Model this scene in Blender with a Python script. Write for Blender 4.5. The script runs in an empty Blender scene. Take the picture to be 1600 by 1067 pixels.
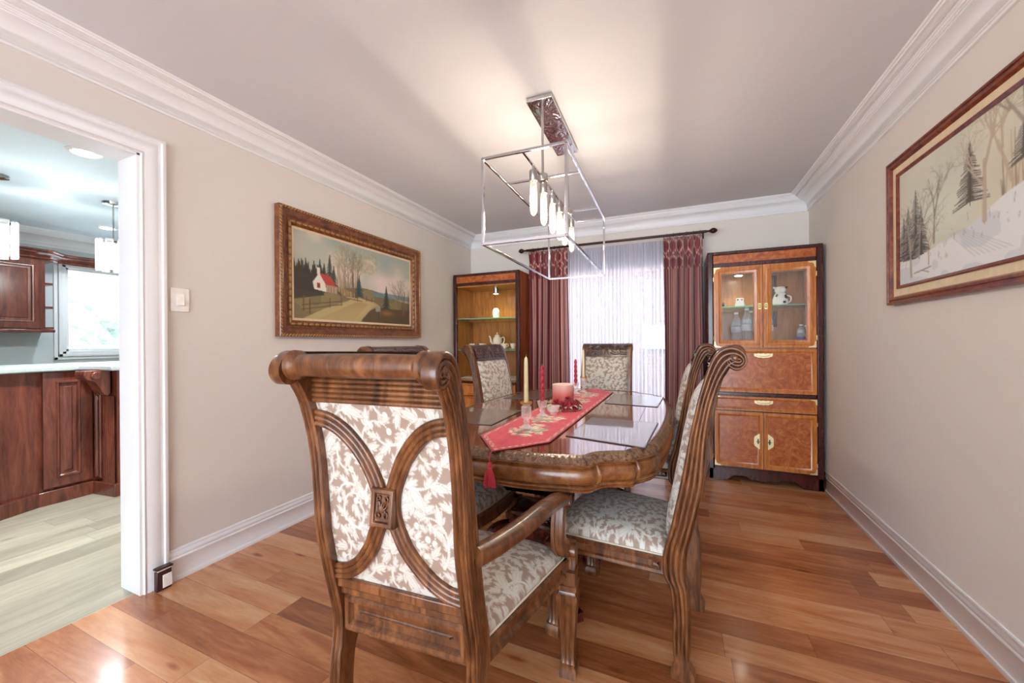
import bpy, bmesh, math, random
import numpy as np
from mathutils import Vector, Matrix
PI = math.pi
random.seed(7)
rng = np.random.RandomState(11)
C = bpy.context.scene.collection

# ---------------------------------------------------------------- helpers
def lin(h):
    if isinstance(h, str):
        h = h.lstrip('#'); h = [int(h[i:i+2], 16)/255 for i in (0, 2, 4)]
    return tuple(c/12.92 if c <= .04045 else ((c+.055)/1.055)**2.4 for c in h)

class MB:
    """collects geometry, then builds ONE mesh object"""
    def __init__(s): s.v = []; s.f = []
    def add(s, vs, fs):
        o = len(s.v); s.v += [tuple(p) for p in vs]; s.f += [tuple(i+o for i in f) for f in fs]; return s
    def box(s, a, b):
        x0, y0, z0 = a; x1, y1, z1 = b
        vs = [(x0,y0,z0),(x1,y0,z0),(x1,y1,z0),(x0,y1,z0),(x0,y0,z1),(x1,y0,z1),(x1,y1,z1),(x0,y1,z1)]
        return s.add(vs, [(0,3,2,1),(4,5,6,7),(0,1,5,4),(1,2,6,5),(2,3,7,6),(3,0,4,7)])
    def rings(s, rs, closed=True, cap=True, loop=False):
        n = len(rs[0]); vs = [p for r in rs for p in r]; fs = []
        m = len(rs)
        for i in range(m if loop else m-1):
            for j in range(n if closed else n-1):
                a = i*n+j; b = i*n+(j+1) % n; c = ((i+1) % m)*n+(j+1) % n; d = ((i+1) % m)*n+j
                fs.append((a, b, c, d))
        if cap and not loop and closed:
            fs.append(tuple(range(n))[::-1]); fs.append(tuple(range((m-1)*n, m*n)))
        return s.add(vs, fs)
    def tube(s, path, r, n=10, cap=True, loop=False, sx=1, sy=1, up=None, rot=0):
        P = [Vector(p) for p in path]; m = len(P); rs = []
        R = r if hasattr(r, '__len__') else [r]*m
        nrm = None
        for i in range(m):
            if loop: t = P[(i+1) % m]-P[i-1]
            else: t = P[min(i+1, m-1)]-P[max(i-1, 0)]
            t.normalize()
            if nrm is None or up is not None:
                u = Vector(up) if up is not None else (Vector((0, 0, 1)) if abs(t.z) < .9 else Vector((1, 0, 0)))
                nrm = (u-t*u.dot(t)).normalized()
            else: nrm = (nrm-t*nrm.dot(t)).normalized()
            b = t.cross(nrm)
            rs.append([P[i]+R[i]*(math.cos(rot+2*PI*k/n)*b*sx+math.sin(rot+2*PI*k/n)*nrm*sy) for k in range(n)])
        return s.rings(rs, cap=cap, loop=loop)
    def lathe(s, prof, c=(0, 0, 0), n=24, axis='z'):
        rs = []
        for r, h in prof:
            ring = []
            for k in range(n):
                a = 2*PI*k/n; x, y = r*math.cos(a), r*math.sin(a)
                ring.append({'z': (c[0]+x, c[1]+y, c[2]+h), 'x': (c[0]+h, c[1]+x, c[2]+y), 'y': (c[0]+y, c[1]+h, c[2]+x)}[axis])
            rs.append(ring)
        return s.rings(rs)
    def prism(s, poly, z0, z1, f=lambda x, y, z: (x, y, z)):
        n = len(poly)
        vs = [f(x, y, z0) for x, y in poly]+[f(x, y, z1) for x, y in poly]
        return s.add(vs, [tuple(range(n))[::-1], tuple(range(n, 2*n))]+[(i, (i+1) % n, n+(i+1) % n, n+i) for i in range(n)])
    def build(s, name, mat, parent=None, smooth=35, bevel=0, xf=None, recalc=True, seg=2, sub=0):
        me = bpy.data.meshes.new(name)
        vs = s.v if xf is None else [tuple(xf @ Vector(p)) for p in s.v]
        me.from_pydata(vs, [], s.f)
        if recalc:
            bm = bmesh.new(); bm.from_mesh(me); bmesh.ops.recalc_face_normals(bm, faces=bm.faces); bm.to_mesh(me); bm.free()
        me.polygons.foreach_set('use_smooth', [True]*len(me.polygons))
        me.set_sharp_from_angle(angle=math.radians(smooth))
        me.update()
        o = bpy.data.objects.new(name, me); C.objects.link(o)
        if mat: me.materials.append(mat)
        if parent: o.parent = parent
        if bevel:
            m = o.modifiers.new('b', 'BEVEL'); m.width = bevel; m.segments = seg; m.limit_method = 'ANGLE'; m.angle_limit = .6
        if sub:
            m = o.modifiers.new('s', 'SUBSURF'); m.levels = sub; m.render_levels = sub
        return o

def grid(nu, nv, f, col=None, name='g', mat=None, parent=None, thick=0):
    """f(u,v)->(x,y,z) arrays; col(u,v)->rgb(sRGB) arrays. One mesh object."""
    u, v = np.meshgrid(np.linspace(0, 1, nu), np.linspace(0, 1, nv))
    x, y, z = f(u, v)
    co = np.stack([np.broadcast_to(a, u.shape) for a in (x, y, z)], -1).reshape(-1, 3).astype(np.float32)
    idx = np.arange(nu*nv).reshape(nv, nu)
    q = np.stack([idx[:-1, :-1], idx[:-1, 1:], idx[1:, 1:], idx[1:, :-1]], -1).reshape(-1, 4)
    me = bpy.data.meshes.new(name)
    me.vertices.add(len(co)); me.vertices.foreach_set('co', co.ravel())
    me.loops.add(q.size); me.loops.foreach_set('vertex_index', q.ravel().astype(np.int32))
    me.polygons.add(len(q)); me.polygons.foreach_set('loop_start', np.arange(0, q.size, 4).astype(np.int32))
    me.polygons.foreach_set('loop_total', np.full(len(q), 4, np.int32))
    me.update(calc_edges=True); me.validate()
    me.polygons.foreach_set('use_smooth', np.ones(len(q), bool))
    if col is not None:
        c = np.clip(col(u, v), 0, 1).reshape(-1, 3)
        c = np.where(c <= .04045, c/12.92, ((c+.055)/1.055)**2.4)
        a = me.color_attributes.new('Col', 'FLOAT_COLOR', 'POINT')
        a.data.foreach_set('color', np.concatenate([c, np.ones((len(c), 1))], 1).astype(np.float32).ravel())
    o = bpy.data.objects.new(name, me); C.objects.link(o)
    if mat: me.materials.append(mat)
    if parent: o.parent = parent
    if thick:
        m = o.modifiers.new('t', 'SOLIDIFY'); m.thickness = thick; m.offset = 0
    return o

def tag(o, label=None, cat=None, group=None, kind=None):
    if label: o['label'] = label
    if cat: o['category'] = cat
    if group: o['group'] = group
    if kind: o['kind'] = kind
    return o
def thing(name, label, cat, loc=(0, 0, 0), rz=0, group=None):
    o = bpy.data.objects.new(name, None); C.objects.link(o); o.location = loc; o.rotation_euler = (0, 0, math.radians(rz))
    o.empty_display_size = .05
    return tag(o, label, cat, group)
def struct(o): o['kind'] = 'structure'; return o
def dup(root, loc, rz, label, group=None):
    r = root.copy(); C.objects.link(r); r.location = loc; r.rotation_euler = (0, 0, math.radians(rz)); r['label'] = label
    if group: r['group'] = group
    for ch in list(root.children):
        c = ch.copy(); C.objects.link(c); c.parent = r
        for g in list(ch.children):
            d = g.copy(); C.objects.link(d); d.parent = c
    return r

# ---------------------------------------------------------------- materials
MATS = {}
class NT:
    def __init__(s, name):
        s.m = bpy.data.materials.new(name); s.m.use_nodes = True; s.t = s.m.node_tree; s.N = s.t.nodes; s.L = s.t.links
        s.b = s.N['Principled BSDF']; s.out = s.N['Material Output']; MATS[name] = s.m
    def n(s, t, **k):
        x = s.N.new(t)
        for a, b in k.items():
            if a.startswith('i_'):
                key = a[2:]; key = int(key) if key.isdigit() else key.replace('_', ' ')
                x.inputs[key].default_value = b
            else: setattr(x, a, b)
        return x
    def l(s, a, b): s.L.new(a, b)
    def coords(s, scale=(1, 1, 1), kind='Object', rot=(0, 0, 0)):
        tc = s.n('ShaderNodeTexCoord'); mp = s.n('ShaderNodeMapping'); mp.inputs['Scale'].default_value = scale; mp.inputs['Rotation'].default_value = rot
        if kind == 'World':
            g = s.n('ShaderNodeNewGeometry'); s.l(g.outputs['Position'], mp.inputs[0])
        else: s.l(tc.outputs[kind], mp.inputs[0])
        return mp.outputs[0]
    def ramp(s, fac, stops):
        r = s.n('ShaderNodeValToRGB'); e = r.color_ramp.elements
        while len(e) < len(stops): e.new(.5)
        for i, (p, c) in enumerate(stops): e[i].position = p; e[i].color = (*lin(c), 1) if isinstance(c, (str,)) else (*c, 1)
        s.l(fac, r.inputs[0]); return r.outputs[0]
    def bump(s, h, st=.2, d=.01):
        b = s.n('ShaderNodeBump'); b.inputs['Strength'].default_value = st; b.inputs['Distance'].default_value = d
        s.l(h, b.inputs['Height']); s.l(b.outputs[0], s.b.inputs['Normal'])
    def p(s, **k):
        for a, v in k.items():
            s.b.inputs[a.replace('_', ' ')].default_value = v
        return s

def flat(name, col, rough=.5, metal=0, coat=0, var=1., **k):
    t = NT(name); nz = t.n('ShaderNodeTexNoise', i_Scale=35., i_Detail=3.)
    t.l(t.coords(), nz.inputs['Vector'])
    c = lin(col); lo = tuple(x*(1-.07*var) for x in c); hi = tuple(min(1, x*(1+.05*var)) for x in c)
    t.l(t.ramp(nz.outputs[0], [(.3, lo), (.7, hi)]), t.b.inputs['Base Color'])
    t.p(Roughness=rough, Metallic=metal, Coat_Weight=coat, **k); return t.m
def wood(name, dark, mid, light, scale=(14, 14, 1.6), rough=.28, coat=.3, kind='Object', burl=False, bump=.05):
    t = NT(name); co = t.coords(scale, kind)
    nz = t.n('ShaderNodeTexNoise', i_Scale=2.2 if not burl else 4., i_Detail=8., i_Roughness=.62, i_Distortion=1.2 if not burl else 2.6); t.l(co, nz.inputs['Vector'])
    n2 = t.n('ShaderNodeTexNoise', i_Scale=9., i_Detail=4., i_Roughness=.7); t.l(co, n2.inputs['Vector'])
    mx = t.n('ShaderNodeMath', operation='MULTIPLY_ADD'); mx.inputs[1].default_value = .3; t.l(n2.outputs[0], mx.inputs[0]); t.l(nz.outputs[0], mx.inputs[2])
    t.l(t.ramp(mx.outputs[0], [(.42, dark), (.62, mid), (.84, light)]), t.b.inputs['Base Color'])
    t.p(Roughness=rough, Coat_Weight=coat, Coat_Roughness=.15); t.bump(mx.outputs[0], bump, .004); return t.m

M_wall = flat('wall_paint', '#dcd6cf', .75, var=.12)
M_ceil = flat('ceiling_paint', '#d9dbe0', .9, var=.12)
M_trim = flat('trim_paint', '#edeff2', .4, var=.12)
M_white = flat('white_plastic', '#f0eeea', .3)
M_kwall = flat('kitchen_wall_paint', '#cdd6d8', .7, var=.12)
M_kceil = flat('kitchen_ceiling_paint', '#e6f2fb', .85, var=.12)
M_chair = wood('chair_wood', '#2f160a', '#5f381e', '#8a5a36', (11, 11, 2.2), bump=.015)
M_chairdk = wood('chair_crest_wood', '#1c0f12', '#3c2320', '#5f4138', (20, 20, 6))
M_table = wood('table_wood', '#542b14', '#7b4a26', '#96653a', (6, 6, 6), rough=.22)
M_tabletop = wood('table_top_wood', '#5e2c18', '#7e4526', '#935a36', (9, 1.2, 3), rough=.12, coat=1., bump=.0); M_tabletop.node_tree.nodes['Principled BSDF'].inputs['Coat IOR'].default_value = 1.9; M_tabletop.node_tree.nodes['Principled BSDF'].inputs['Coat Roughness'].default_value = .06
M_carved = wood('carved_wood', '#3a2419', '#6b4e38', '#937258', (20, 20, 20), rough=.25)
M_pedestal = wood('pedestal_wood', '#280b08', '#4c1b14', '#733629', (8, 8, 3), rough=.2)
M_cabdark = wood('cabinet_dark_wood', '#1c0508', '#38100f', '#511a16', (9, 9, 1.5), rough=.22)
M_cabgold = wood('cabinet_gold_wood', '#8f4a18', '#b86c2c', '#cf8a42', (12, 12, 1.6), rough=.3)
M_burl = wood('burl_wood', '#7a3410', '#a65320', '#c4773a', (3, 3, 3), rough=.25, burl=True, bump=.02)
M_cabin = wood('cabinet_inside_wood', '#8a4f1c', '#a9692b', '#bf8040', (10, 10, 1.3), rough=.35)
M_cabside = wood('cabinet_side_wood', '#5e2409', '#8a3f14', '#a65622', (8, 8, 1), rough=.3)
M_kwood = wood('kitchen_wood', '#46201a', '#673226', '#80452f', (6, 6, 1.), rough=.25)
M_gilt = flat('aged_gilt', '#a98250', .4, .3)
M_frame = wood('picture_frame_wood', '#42200f', '#6e3c1c', '#91592d', (8, 8, 8), rough=.3)
M_frame2 = wood('slim_frame_wood', '#3c1210', '#6a281c', '#8b4a2a', (8, 8, 8), rough=.3)
M_gold = flat('brass', '#d9bf82', .28, 1)
M_goldpale = flat('pale_brass', '#e0d0a0', .35, .6)
M_chrome = flat('chrome', '#d4d4d8', .09, 1)
M_nickel = flat('brushed_nickel', '#b4b2b0', .3, 1)
M_rod = flat('curtain_rod_bronze', '#331511', .3, .4)
M_linen = flat('linen_liner', '#dcc9a8', .8)
M_mat = flat('placemat_brown', '#6f5a52', .28, 0, 1.)
M_mat2 = flat('placemat_edge', '#35202b', .4)
M_porc = flat('porcelain_cream', '#f1e4cd', .2, 0, .5)
M_porcw = flat('porcelain_white', '#f4f1ee', .2, 0, .5)
M_black = flat('black_glaze', '#1a1412', .25)
M_ivory = flat('ivory_wax', '#e8dcae', .4)
M_redwax = flat('red_wax', '#b0293c', .35)
M_rose = flat('rose_petal', '#a8303f', .6)
M_leafp = flat('pale_leaf', '#cfcfae', .6)
M_leafg = flat('green_leaf', '#5c6b4a', .6)
M_tassel = flat('tassel_pink', '#d8475c', .75)
M_pipe = flat('seat_piping', '#d8d0bd', .7)
M_granite = flat('granite', '#b9c3c0', .25)
M_bwax = flat('amber_glass_ring', '#b8863c', .15)
M_lace = flat('lace_cloth', '#eae6dd', .8)
M_stop = flat('door_holder_brown', '#3c2226', .35)
M_label = flat('bottle_label', '#c9cdd6', .4)
M_blue = flat('bottle_label_blue', '#3949a8', .4)
M_pave = flat('patio_concrete', '#9a9894', .9)

def glassy(name, col=(1, 1, 1), tr=.8, rough=.03):
    t = NT(name); t.p(Roughness=rough, Metallic=0., IOR=1.45, Transmission_Weight=0.); t.b.inputs['Base Color'].default_value = (*col, 1)
    fr = t.n('ShaderNodeLayerWeight', i_Blend=.35); tb = t.n('ShaderNodeBsdfTransparent'); tb.inputs[0].default_value = (*[.6+.4*c for c in col], 1)
    mr = t.n('ShaderNodeMapRange'); mr.inputs['From Min'].default_value = 0; mr.inputs['From Max'].default_value = 1
    mr.inputs['To Min'].default_value = 1-tr; mr.inputs['To Max'].default_value = min(1, 1-tr+.55)
    t.l(fr.outputs['Facing'], mr.inputs['Value'])
    mx = t.n('ShaderNodeMixShader'); t.l(mr.outputs[0], mx.inputs[0]); t.l(tb.outputs[0], mx.inputs[1]); t.l(t.b.outputs[0], mx.inputs[2])
    t.l(mx.outputs[0], t.out.inputs[0]); return t.m
M_glass = glassy('clear_pane', (1, 1, 1), .96)
M_glassedge = glassy('glass_shelf', (.35, .75, .55), .55)
M_crystal = glassy('crystal', (1, 1, 1), .78)
M_bulb = glassy('bulb_glass', (1, .95, .86), .95)
M_bottle = glassy('plastic_bottle', (.9, .93, .97), .88, .06)

def emit(name, col, st):
    t = NT(name); t.b.inputs['Emission Color'].default_value = (*lin(col), 1); t.b.inputs['Emission Strength'].default_value = st
    t.b.inputs['Base Color'].default_value = (*lin(col), 1); return t.m
M_fil = emit('filament', '#ffdca8', 4.5)
M_down = emit('downlight_lens', '#fff6e8', 9)
M_puck = emit('puck_light_lens', '#fff0d0', 12)
M_kbulb = emit('pendant_bulb', '#fff3e0', 14)

# vertex-coloured surfaces (paintings, embroidered cloth, damask)
def vcol(name, rough=.6, sheen=0, bumps=None, spec=.5):
    t = NT(name); a = t.n('ShaderNodeAttribute', attribute_name='Col')
    t.l(a.outputs['Color'], t.b.inputs['Base Color']); t.p(Roughness=rough, Sheen_Weight=sheen, Specular_IOR_Level=spec)
    if bumps:
        nz = t.n('ShaderNodeTexNoise', i_Scale=bumps, i_Detail=2.); t.l(t.coords(), nz.inputs['Vector']); t.bump(nz.outputs[0], .25, .002)
    return t.m
M_paint = vcol('oil_paint', .55, 0, 260.)
M_cloth = vcol('runner_cloth', .8, .2, 700.)
M_wax = vcol('pillar_wax', .4)
M_damask = vcol('damask_fabric', .5, .25, 900.)

# dining room plank floor: planks run along X
def plank_floor(name, along, width, length, cols, rough, coat, tint_noise=.5):
    t = NT(name); g = t.n('ShaderNodeNewGeometry'); sp = t.n('ShaderNodeSeparateXYZ'); t.l(g.outputs['Position'], sp.inputs[0])
    U = sp.outputs['X' if along == 'x' else 'Y']; V = sp.outputs['Y' if along == 'x' else 'X']
    def M(op, a, b=None, c=None):
        m = t.n('ShaderNodeMath', operation=op)
        for i, q in enumerate((a, b, c)):
            if q is None: continue
            if isinstance(q, (int, float)): m.inputs[i].default_value = q
            else: t.l(q, m.inputs[i])
        return m.outputs[0]
    row = M('FLOOR', M('DIVIDE', V, width)); fv = M('FRACT', M('DIVIDE', V, width))
    wn = t.n('ShaderNodeTexWhiteNoise', noise_dimensions='1D'); t.l(row, wn.inputs['W'])
    uu = M('ADD', M('DIVIDE', U, length), M('MULTIPLY', wn.outputs['Value'], 7.3))
    cell = M('FLOOR', uu); fu = M('FRACT', uu)
    cv = t.n('ShaderNodeCombineXYZ'); t.l(row, cv.inputs[0]); t.l(cell, cv.inputs[1])
    w2 = t.n('ShaderNodeTexWhiteNoise', noise_dimensions='2D'); t.l(cv.outputs[0], w2.inputs['Vector'])
    # grain coordinates, shifted for every plank
    gc = t.n('ShaderNodeCombineXYZ'); t.l(M('MULTIPLY', U, 1.0), gc.inputs[0]); t.l(M('MULTIPLY', V, 7.0), gc.inputs[1]); t.l(M('MULTIPLY', w2.outputs['Value'], 37.), gc.inputs[2])
    n1 = t.n('ShaderNodeTexNoise', i_Scale=1.5, i_Detail=7., i_Roughness=.55, i_Distortion=1.4); t.l(gc.outputs[0], n1.inputs['Vector'])
    wv = t.n('ShaderNodeTexNoise', i_Scale=5., i_Detail=6., i_Roughness=.65, i_Distortion=2.2); t.l(gc.outputs[0], wv.inputs['Vector'])
    k = M('ADD', M('MULTIPLY', n1.outputs[0], .62), M('MULTIPLY', wv.outputs[0], .3))
    k = M('ADD', k, M('MULTIPLY', M('SUBTRACT', w2.outputs['Value'], .5), tint_noise))
    base = t.ramp(k, cols)
    # knots
    kc = t.n('ShaderNodeCombineXYZ'); t.l(M('MULTIPLY', U, .9), kc.inputs[0]); t.l(M('MULTIPLY', V, 3.2), kc.inputs[1]); t.l(M('MULTIPLY', w2.outputs['Value'], 9.), kc.inputs[2])
    vo = t.n('ShaderNodeTexVoronoi', i_Scale=2.2); t.l(kc.outputs[0], vo.inputs['Vector'])
    kn = t.ramp(vo.outputs['Distance'], [(.0, (.12, .05, .03)), (.05, (.45, .25, .15)), (.11, (1, 1, 1))])
    mx = t.n('ShaderNodeMix', data_type='RGBA', blend_type='MULTIPLY'); mx.inputs[0].default_value = .8
    t.l(base, mx.inputs[6]); t.l(kn, mx.inputs[7])
    # seams
    ev = M('MINIMUM', fv, M('SUBTRACT', 1., fv)); eu = M('MINIMUM', fu, M('SUBTRACT', 1., fu))
    sv = M('LESS_THAN', M('MULTIPLY', ev, width), .0011); su = M('LESS_THAN', M('MULTIPLY', eu, length), .0011)
    sm = M('MAXIMUM', sv, su)
    m2 = t.n('ShaderNodeMix', data_type='RGBA'); t.l(M('MULTIPLY', sm, .6), m2.inputs[0]); t.l(mx.outputs[2], m2.inputs[6]); m2.inputs[7].default_value = (.07, .03, .015, 1)
    t.l(m2.outputs[2], t.b.inputs['Base Color']); t.p(Roughness=rough, Coat_Weight=coat, Coat_Roughness=.12)
    t.bump(M('SUBTRACT', M('MULTIPLY', k, .15), sm), .15, .002)
    return t.m
M_floor = plank_floor('acacia_planks', 'x', .1255, .93, [(.2, '#834a2a'), (.36, '#a7653e'), (.5, '#c08054'), (.64, '#d0986c'), (.8, '#dfb78c')], .26, .35, .34)
M_kfloor = plank_floor('pale_oak_planks', 'y', .17, 1.6, [(.2, '#8f8775'), (.45, '#aba28d'), (.7, '#c6bda6')], .28, .2, .25)

def sheer():
    t = NT('sheer_fabric'); t.N.remove(t.b)
    tr = t.n('ShaderNodeBsdfTransparent'); tl = t.n('ShaderNodeBsdfTranslucent'); df = t.n('ShaderNodeBsdfDiffuse')
    for x in (tl, df): x.inputs[0].default_value = (.70, .71, .80, 1)
    a = t.n('ShaderNodeMixShader', i_0=.35); t.l(tl.outputs[0], a.inputs[1]); t.l(df.outputs[0], a.inputs[2])
    b = t.n('ShaderNodeMixShader', i_0=.84); t.l(tr.outputs[0], b.inputs[1]); t.l(a.outputs[0], b.inputs[2]); t.l(b.outputs[0], t.out.inputs[0])
    return t.m
M_sheer = sheer()
def drape():
    t = NT('striped_drape'); a = t.n('ShaderNodeAttribute', attribute_name='Col')
    t.l(a.outputs['Color'], t.b.inputs['Base Color']); t.p(Roughness=.42, Sheen_Weight=.3)
    tl = t.n('ShaderNodeBsdfTranslucent'); t.l(a.outputs['Color'], tl.inputs[0])
    mx = t.n('ShaderNodeMixShader', i_0=.18); t.l(t.b.outputs[0], mx.inputs[1]); t.l(tl.outputs[0], mx.inputs[2]); t.l(mx.outputs[0], t.out.inputs[0]); return t.m
M_drape = drape()
def bricks():
    t = NT('exterior_brick'); co = t.coords((1, 1, 1), 'World', (PI/2, 0, 0))
    b = t.n('ShaderNodeTexBrick', i_Scale=4.2); b.inputs['Color1'].default_value = (*lin('#a3857c'), 1); b.inputs['Color2'].default_value = (*lin('#92746b'), 1)
    b.inputs['Mortar'].default_value = (*lin('#bdb6b0'), 1); b.inputs['Mortar Size'].default_value = .03
    t.l(co, b.inputs['Vector']); t.l(b.outputs[0], t.b.inputs['Base Color']); t.p(Roughness=.9); return t.m
M_brick = bricks()
def foliage_m():
    t = NT('frosty_foliage'); nz = t.n('ShaderNodeTexNoise', i_Scale=7., i_Detail=9., i_Roughness=.75); t.l(t.coords(kind='World'), nz.inputs['Vector'])
    t.l(t.ramp(nz.outputs[0], [(.4, '#9cb49a'), (.5, '#dfe8e4'), (.6, '#ffffff')]), t.b.inputs['Base Color']); t.p(Roughness=.9); return t.m
M_fol = foliage_m()
def marbled():
    t = NT('canopy_mirror'); nz = t.n('ShaderNodeTexNoise', i_Scale=14., i_Detail=2., i_Distortion=2.5); t.l(t.coords(), nz.inputs['Vector'])
    t.l(t.ramp(nz.outputs[0], [(.3, '#c8c4c4'), (.7, '#e8e4e4')]), t.b.inputs['Base Color']); t.p(Metallic=1., Roughness=.07); t.bump(nz.outputs[0], .35, .01); return t.m
M_canopy = marbled()

# ---------------------------------------------------------------- painters
def tile_leaves(N=420):
    """wrap-around acanthus damask, returned as sRGB array; 1 tile = .30 m"""
    yy, xx = np.mgrid[0:N, 0:N]/N
    base = np.zeros((N, N)); vein = np.zeros((N, N))
    def petal(cx, cy, ang, L, Wd, edge=.05):
        dx = (xx-cx+.5) % 1-.5; dy = (yy-cy+.5) % 1-.5
        u = (dx*math.cos(ang)+dy*math.sin(ang))/L; v = (-dx*math.sin(ang)+dy*math.cos(ang))/L
        with np.errstate(invalid='ignore'):
            w = Wd*np.sin(PI*np.clip(u, 0, 1)**.75)
        ins = (u > 0) & (u < 1) & (np.abs(v) < w)
        rim = ins & (np.abs(v)*L > w*L-.0030)
        mid = ins & (np.abs(v)*L < .0016) & (u > .1) & (u < .85)
        base[ins] = 1; vein[ins] = 0; vein[rim] = 1.; vein[mid] = .5
    def disc(x, y, r):
        dx = (xx-x+.5) % 1-.5; dy = (yy-y+.5) % 1-.5; m = dx*dx+dy*dy < r*r; base[m] = 1; vein[m] = 0
    def lobe(px, py, a, s, bend):
        for f, da, ss in ((.0, .62, .55), (.0, -.62, .55), (.26, .50, .55), (.26, -.50, .55), (.48, .38, .46), (.48, -.38, .46)):
            aa = a+bend*f; petal(px+s*f*math.cos(aa), py+s*f*math.sin(aa), aa+da, s*ss, .21)
        petal(px, py, a+bend*.3, s*1.02, .17)
    def acanthus(cx, cy, ang, L, curl, n, so, si, acc=1.6):
        x, y, a = cx, cy, ang; m = n*8; pts = []
        for k in range(m+1):
            f = k/m; pts.append((x, y, a, f)); x += L/m*math.cos(a); y += L/m*math.sin(a); a += curl/m*(1+acc*f)/(1+acc/2)
        sg = 1 if curl > 0 else -1
        for k in range(n-1, -1, -1):
            px, py, pa, f = pts[int((k+.35)*8)]; t = 1-.45*f
            lobe(px, py, pa-sg*(.95-.3*f), so*t, sg*.5)
            if si > 0: px, py, pa, f = pts[int((k+.0)*8)]; lobe(px, py, pa+sg*(.75), si*t, -sg*.4)
        for px, py, pa, f in pts: disc(px, py, .011*(1-.55*f))
        px, py, pa, f = pts[-1]; disc(px, py, .020)
    acanthus(.08, .05, 1.45, .62, 3.6, 5, .19, .12); acanthus(.58, .55, 1.69, .62, -3.6, 5, .19, .12)
    acanthus(.46, .02, 2.2, .46, -3.4, 4, .16, .09); acanthus(.96, .52, .94, .46, 3.4, 4, .16, .09)
    acanthus(.30, .34, .3, .34, 2.4, 3, .15, .10); acanthus(.80, .84, 2.84, .34, -2.4, 3, .15, .10)
    acanthus(.24, .70, -.6, .30, 2.2, 3, .13, .08); acanthus(.74, .20, 3.74, .30, -2.2, 3, .13, .08)
    acanthus(.36, .88, 2.5, .26, 2.6, 3, .11, .07); acanthus(.88, .38, .64, .26, -2.6, 3, .11, .07)
    rr_ = np.random.RandomState(5)
    for it in range(46):
        q = N//60; cb = base[::q, ::q]; n_ = cb.shape[0]; fy, fx = np.nonzero(cb > 0); ey, ex = np.nonzero(cb == 0)
        best = None
        pick = rr_.permutation(len(ex))[:500]; DX = np.abs(ex[pick][:, None]-fx[None]); DY = np.abs(ey[pick][:, None]-fy[None])
        DX = np.minimum(DX, n_-DX); DY = np.minimum(DY, n_-DY); D = np.sqrt((DX*DX+DY*DY).min(1)); j = int(D.argmax()); d = D[j]/n_
        if d < .022: break
        x, y = ex[pick][j]/n_, ey[pick][j]/n_; a = rr_.rand()*2*PI
        if d > .055:
            L = 3.0*d; c_ = 2.6*(1 if rr_.rand() > .5 else -1); acanthus(x-L*.42*math.cos(a+c_*.18), y-L*.42*math.sin(a+c_*.18), a-c_*.1, L, c_, 3, 1.15*d, .75*d)
        else: lobe(x-d*1.1*math.cos(a), y-d*1.1*math.sin(a), a, 2.3*d, .5)
    g = np.array([.61, .53, .47]); c = np.array([.815, .815, .78]); vn = np.array([.70, .655, .61])
    im = g+(c-g)*base[..., None]; im = im+(vn-im)*(vein*base)[..., None]
    return im
TILE = tile_leaves()
def fabric(p, q, T=.38):
    N = TILE.shape[0]
    fx = (p/T % 1)*N; fy = (q/T % 1)*N
    x0 = fx.astype(int) % N; y0 = fy.astype(int) % N; x1 = (x0+1) % N; y1 = (y0+1) % N
    a = (fx % 1)[..., None]; b = (fy % 1)[..., None]
    return (TILE[y0, x0]*(1-a)+TILE[y0, x1]*a)*(1-b)+(TILE[y1, x0]*(1-a)+TILE[y1, x1]*a)*b

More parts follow.
